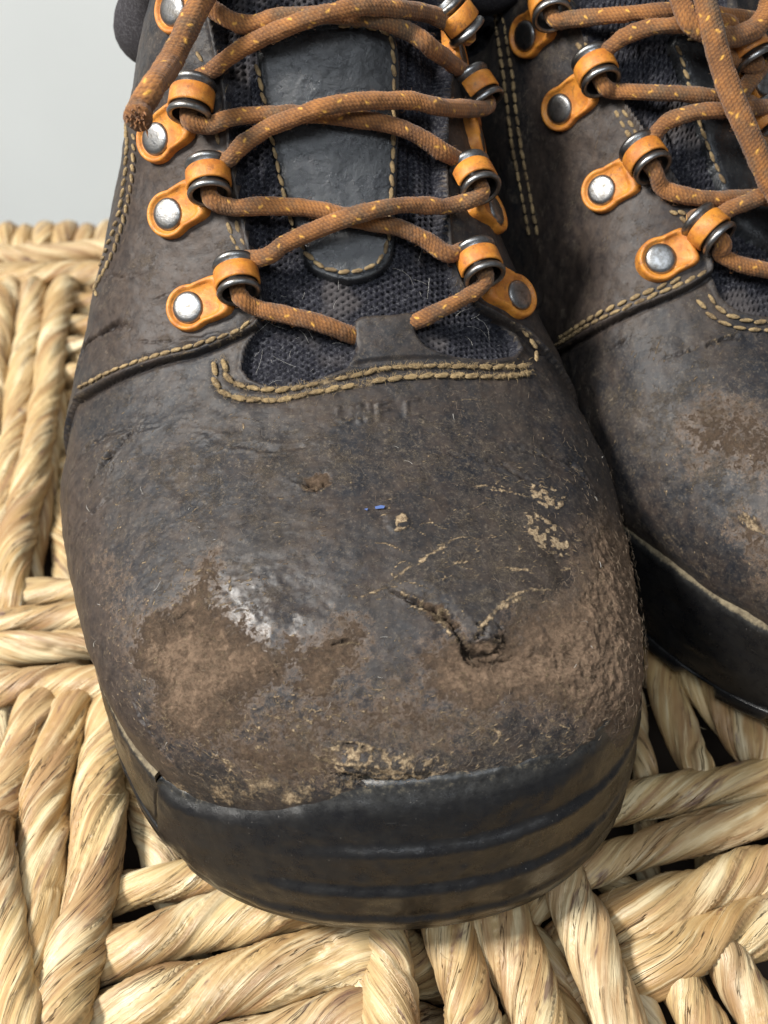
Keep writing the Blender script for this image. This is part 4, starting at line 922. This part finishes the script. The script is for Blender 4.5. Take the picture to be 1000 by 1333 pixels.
for zz, sd in (([(190, 800), (270, 745), (370, 840), (460, 815), (450, 900), (300, 960), (210, 940)], 3), ([(560, 850), (700, 770), (830, 690), (830, 930), (640, 925)], 4), ([(410, 970), (570, 985), (560, 1020), (420, 1012)], 6)):
    hb, hn = surf_pts(mb, pl(m, zz), 5000, sd); hairs('suede_fibres', hb, hn, 650 if sd < 6 else 220, .05, .16, .0042, .35, M['lint'], mb.root, sd+10)
hb, hn = surf_pts(mb, pl(m, [(345, 400), (400, 350), (560, 340), (660, 440), (640, 465), (560, 400), (440, 400), (440, 480), (320, 490)]), 4000, 8); hairs('mesh_lint', hb-hn*.2, hn, 36, .08, .6, .0038, .5, M['lintw'], mb.root, 9)
for k_, (li, _, _) in enumerate(press0):
    lp = mb.P3(li, .05); ju = np.repeat(lp, 12, axis=0)+np.random.RandomState(k_).normal(0, .035, (len(lp)*12, 3)); jn = np.repeat(mb.nrm(np.array(li)[:, 0], np.array(li)[:, 1]), 12, axis=0); hairs('thread_fuzz', ju, jn, 700, .04, .12, .005, .7, M['tanlint'], mb.root, 40+k_)

# padded collar round the ankle opening
def collar(b):
    P = [(-4.7, 28.9, 16.6), (-5.7, 30.3, 14.7), (-6.3, 31.6, 13.0), (-6.4, 33.5, 12.6), (-6.2, 37, 12.7), (-4.8, 39.8, 13.0), (-2.4, 40.8, 13.0), (-.3, 40, 13.0), (.8, 37, 13.0), (1.2, 34, 13.3), (1.2, 32, 13.9), (1.0, 30.6, 15.0), (.6, 29.2, 16.6)]
    Q = resample(catmull(P, .3), .12); V, Fc, _, SS = tube(Q, .95, 28, lambda TH, SS: .08*np.sin(SS*1.7)+.05*np.sin(TH*3+SS))
    V = b.T(V); z = np.zeros(len(V)); mk('padded_collar', V, Fc if not b.mirror else Fc[:, ::-1], M['fabric'], b.root, dict(tan=z+.35, crk=z))
collar(mb)
mk('blue_mark', np.array([mb.at(x, y, .10)[0] for x, y in ((488, 659), (496, 657), (501, 658), (500, 661), (489, 662), (474, 662), (479, 661), (478, 664))]), [(0, 1, 2, 3, 4), (5, 6, 7)], M['blue'], mb.root)

# ================================================================== the boot behind, half out of the picture
rb = Boot('dark leather boot cut off by the right edge, loose lace hanging over its tongue', 'pair of worn leather boots', True, R(42), (-1.2, 23, 0), (11.92, 4.5, .25), .045)
m = rb
rL = [(725, -70), (742, -15), (764, 36), (798, 84), (815, 125), (842, 168), (868, 212), (890, 252), (908, 288), (924, 330), (928, 358)]
rB = [(938, 384), (962, 402), (1000, 410), (1060, 412), (1120, 404), (1170, 392), (1215, 372)]
rR = [(1224, 350), (1212, 300), (1190, 240), (1160, 170), (1130, 90), (1110, 10), (1100, -70)]
rstrip = [(872, 60), (885, 38), (925, 42), (975, 82), (1030, 110), (1075, 180), (1110, 260), (1120, 310), (1090, 335), (1040, 335), (985, 310), (955, 285), (938, 240), (915, 170), (893, 105)]
rseam = [(926, 356), (892, 378), (820, 408), (766, 437), (722, 464)]
rseamR = [(1222, 352), (1262, 380), (1300, 420)]
uTL, uTB, uTR = m.uv(rL), m.uv(rB), m.uv(rR)
thl = [(uTL[0][0], 1.01)]+uTL; thr = uTR+[(uTR[-1][0], 1.01)]
sl = m.uv(rseam); sr = m.uv(rseamR)
# on this mirrored boot u runs from the far side to the near side
ql = sl+[(1.0 if sl[-1][0] > .5 else 0.0, sl[-1][1]+.02), (1.01 if sl[-1][0] > .5 else -.01, 1.02), (thl[0][0], 1.02)]+[p for p in thl if p[1] > sl[0][1]]
qr = sr+[(0.0 if sr[-1][0] < .5 else 1.0, sr[-1][1]+.03), (-.01 if sr[-1][0] < .5 else 1.01, 1.02), (thr[-1][0], 1.02)]+[p for p in thr if p[1] > sr[0][1]][::-1]
blobs = [
 (pl(m, [(880, 560), (920, 520), (980, 530), (1040, 560), (1040, 620), (960, 610), (900, 600)]), .2, .45, 1.6, 'abr', .01, .55),
 (pl(m, [(940, 680), (1000, 690), (1060, 760), (1040, 800), (980, 740)]), .15, .4, 2, 'abr', .01, .5),
 (pl(m, [(700, 100), (830, 160), (900, 300), (830, 400), (730, 440), (690, 250)]), .5, .5, 1, 'smo', 0, .8),
 (pl(m, [(840, 700), (920, 755), (1000, 810), (1000, 790), (930, 730), (850, 680)]), .2, .3, 2, 'dust', 0, .45),
 (pl(m, [(800, 520), (900, 480), (1000, 500), (1000, 640), (880, 640)]), .3, .5, 1.5, 'fuzz', 0, .22),
]
cracks = [
 (ln(m, [(785, 462), (800, 452), (818, 440), (836, 434)]), .05, .09, .02, 1, .3), (ln(m, [(860, 470), (895, 455), (940, 442), (1000, 432)]), .05, .10, .05, .9, .5),
 (ln(m, [(708, 190), (722, 178)]), .03, .05, .01, .8, .1), (ln(m, [(950, 665), (980, 680), (1000, 698)]), .05, .06, .04, .5, .8)]
scuffs = [(ln(m, p), wd, v) for p, wd, v in [([(952, 668), (978, 680), (1000, 700)], .05, .9), ([(940, 690), (955, 700)], .04, .5), ([(760, 330), (830, 300), (900, 280)], .06, .3)]]
build_upper(rb, dict(throat_l=thl, throat_b=uTB, throat_r=thr, tab=pl(m, [(1030, 420), (1045, 370), (1050, 345), (1090, 340), (1100, 360), (1120, 395), (1180, 400)]), strip=pl(m, rstrip), ql=ql, qr=qr, blobs=blobs, cracks=cracks, scuffs=scuffs, zones=[(pl(m, [(740, 480), (1000, 420), (1060, 700), (960, 760), (840, 660)]), 200, .1, .7, .25, .016, .026, .3, .8), (pl(m, [(740, 480), (1000, 420), (1060, 700), (960, 760), (840, 660)]), 300, .05, .16, .2, .016, .024, .4, 1.), (pl(m, [(680, 80), (760, 60), (900, 340), (740, 420)]), 120, .05, .5, .2, .014, .022, .3, .7)], press=[], folds=[(ln(m, [(835, 60), (850, 120), (880, 180), (905, 240)]), .09)]))
build_sole(rb, (-5.35, 14.05), (4.3, 13.0), False, .5)
q = dict(wd=.055, ht=.055)
for dx in (0, 11):
    stitches(rb, [(648+dx, 10), (655+dx, 40), (662+dx, 90), (668+dx, 144), (676+dx, 200), (686+dx, 250), (696+dx, 305)], ln=.28, off=.19, skew=.05, **q)
for dx in (0, 10):
    stitches(rb, [(754+dx, 52), (764+dx, 68)], ln=.24, off=.2, **q); stitches(rb, [(803+dx, 142), (812+dx, 160), (824+dx, 182)], ln=.24, off=.2, **q); stitches(rb, [(868+dx, 275), (880+dx, 282), (893+dx, 294)], ln=.24, off=.2, **q)
stitches(rb, [(730, 450), (784, 418), (841, 391), (892, 369), (918, 356)], ln=.30, off=.2, **q); stitches(rb, [(736, 440), (788, 408), (845, 381), (886, 364)], ln=.30, off=.2, **q)
stitches(rb, [(908, 388), (918, 404), (936, 418), (966, 428), (1000, 430), (1050, 432)], ln=.34, off=.04, **q)
stitches(rb, [(922, 382), (932, 398), (948, 410), (974, 418), (1000, 420), (1050, 422)], ln=.34, off=.04, **q)
stitches(rb, [(880, 58), (892, 95), (905, 145), (922, 195), (942, 240)], ln=.28, off=.05, wd=.045, ht=.045); stitches(rb, [(893, 50), (930, 56), (970, 92), (995, 130)], ln=.28, off=.05, wd=.045, ht=.045)
RL = eyelets(rb, [((695, 46), (728, 12)), ((738, 141), (786, 98)), ((791, 249), (846, 214)), ((858, 340), (922, 308))])
RR = eyelets(rb, [((1175, 40), (1135, 12)), ((1205, 130), (1160, 100)), ((1240, 225), (1195, 200)), ((1270, 320), (1225, 292))])
def L(pts, **k): return lace_px(rb, pts, **k)
L([(745, 24, .5), (790, 20, .5), (840, 16, .45), (882, 14, .45), (940, 20, .45), (1020, 40, .5), (1100, 70, .5)], start=(RL[0], -1), end=(RR[1], 1), seed=21)
L([(786, 68, .5), (812, 48, .55), (845, 36, .7), (880, 32, .8), (950, 30, .8), (1050, 25, .6), (1110, 25, .5)], start=(RL[1], 1), end=(RR[0], -1), seed=22)
L([(800, 118, .45), (840, 120, .45), (890, 122, .42), (940, 128, .42), (1000, 146, .5), (1080, 170, .5), (1160, 180, .5)], start=(RL[1], -1), end=(RR[2], 1), seed=23)
L([(846, 182, .5), (866, 160, .6), (900, 147, .75), (950, 142, .9), (1010, 138, .8), (1080, 130, .6), (1130, 125, .5)], start=(RL[2], 1), end=(RR[1], -1), seed=24)
L([(862, 244, .45), (890, 254, .45), (930, 258, .42), (970, 256, .42), (1030, 262, .45), (1120, 275, .5), (1190, 280, .5)], start=(RL[2], -1), end=(RR[3], 1), seed=25)
L([(932, 284, .5), (950, 272, .55), (975, 262, .7), (1010, 248, .9), (1070, 235, .7), (1150, 222, .5)], start=(RL[3], 1), end=(RR[2], -1), seed=26)
L([(938, 330, .42), (960, 342, .38), (1000, 352, .3), (1040, 358, -.1), (1052, 360, -.35)], start=(RL[3], -1), seed=27)
P = [rb.at(x, y, h)[0] for x, y, h in [(905, -60, 1.2), (916, -10, 1.25), (925, 30, 1.3), (938, 80, 1.3), (955, 130, 1.35), (975, 175, 1.35), (992, 215, 1.3), (1010, 250, 1.2), (1040, 300, 1.1)]]
lace(rb, P, rad=.27, seed=30, name='lace_end')
P = [rb.at(x, y, h)[0] for x, y, h in [(878, -40, .9), (886, 0, 1.0), (900, 30, 1.1), (930, 46, 1.0), (962, 46, .95), (985, 34, 1.0), (1000, 12, 1.05), (1006, -20, 1.1)]]
lace(rb, P, rad=.25, seed=31, name='lace_bow')
collar(rb)

for bb, V, N_, ln_ in LZ: hairs('lace_fuzz', V, N_, int(34*ln_), .04, .11, .0035, .8, M['lace'], bb.root, int(ln_*100) % 997, attrs=('fleck', 'deep'))

hv = np.concatenate([a for a, _ in SV]); hn = np.concatenate([b_ for _, b_ in SV]); kz = hn[:, 2] > .1; o = hairs('stray_fibres', hv[kz], hn[kz], 260, .15, .7, .006, .5, M['straw'], basket, 77)
for nm_, val in (('rnd', .3), ('edge', 0.)):
    at_ = o.data.attributes.new(nm_, 'FLOAT', 'POINT'); at_.data.foreach_set('value', np.full(len(o.data.vertices), val, np.float32))
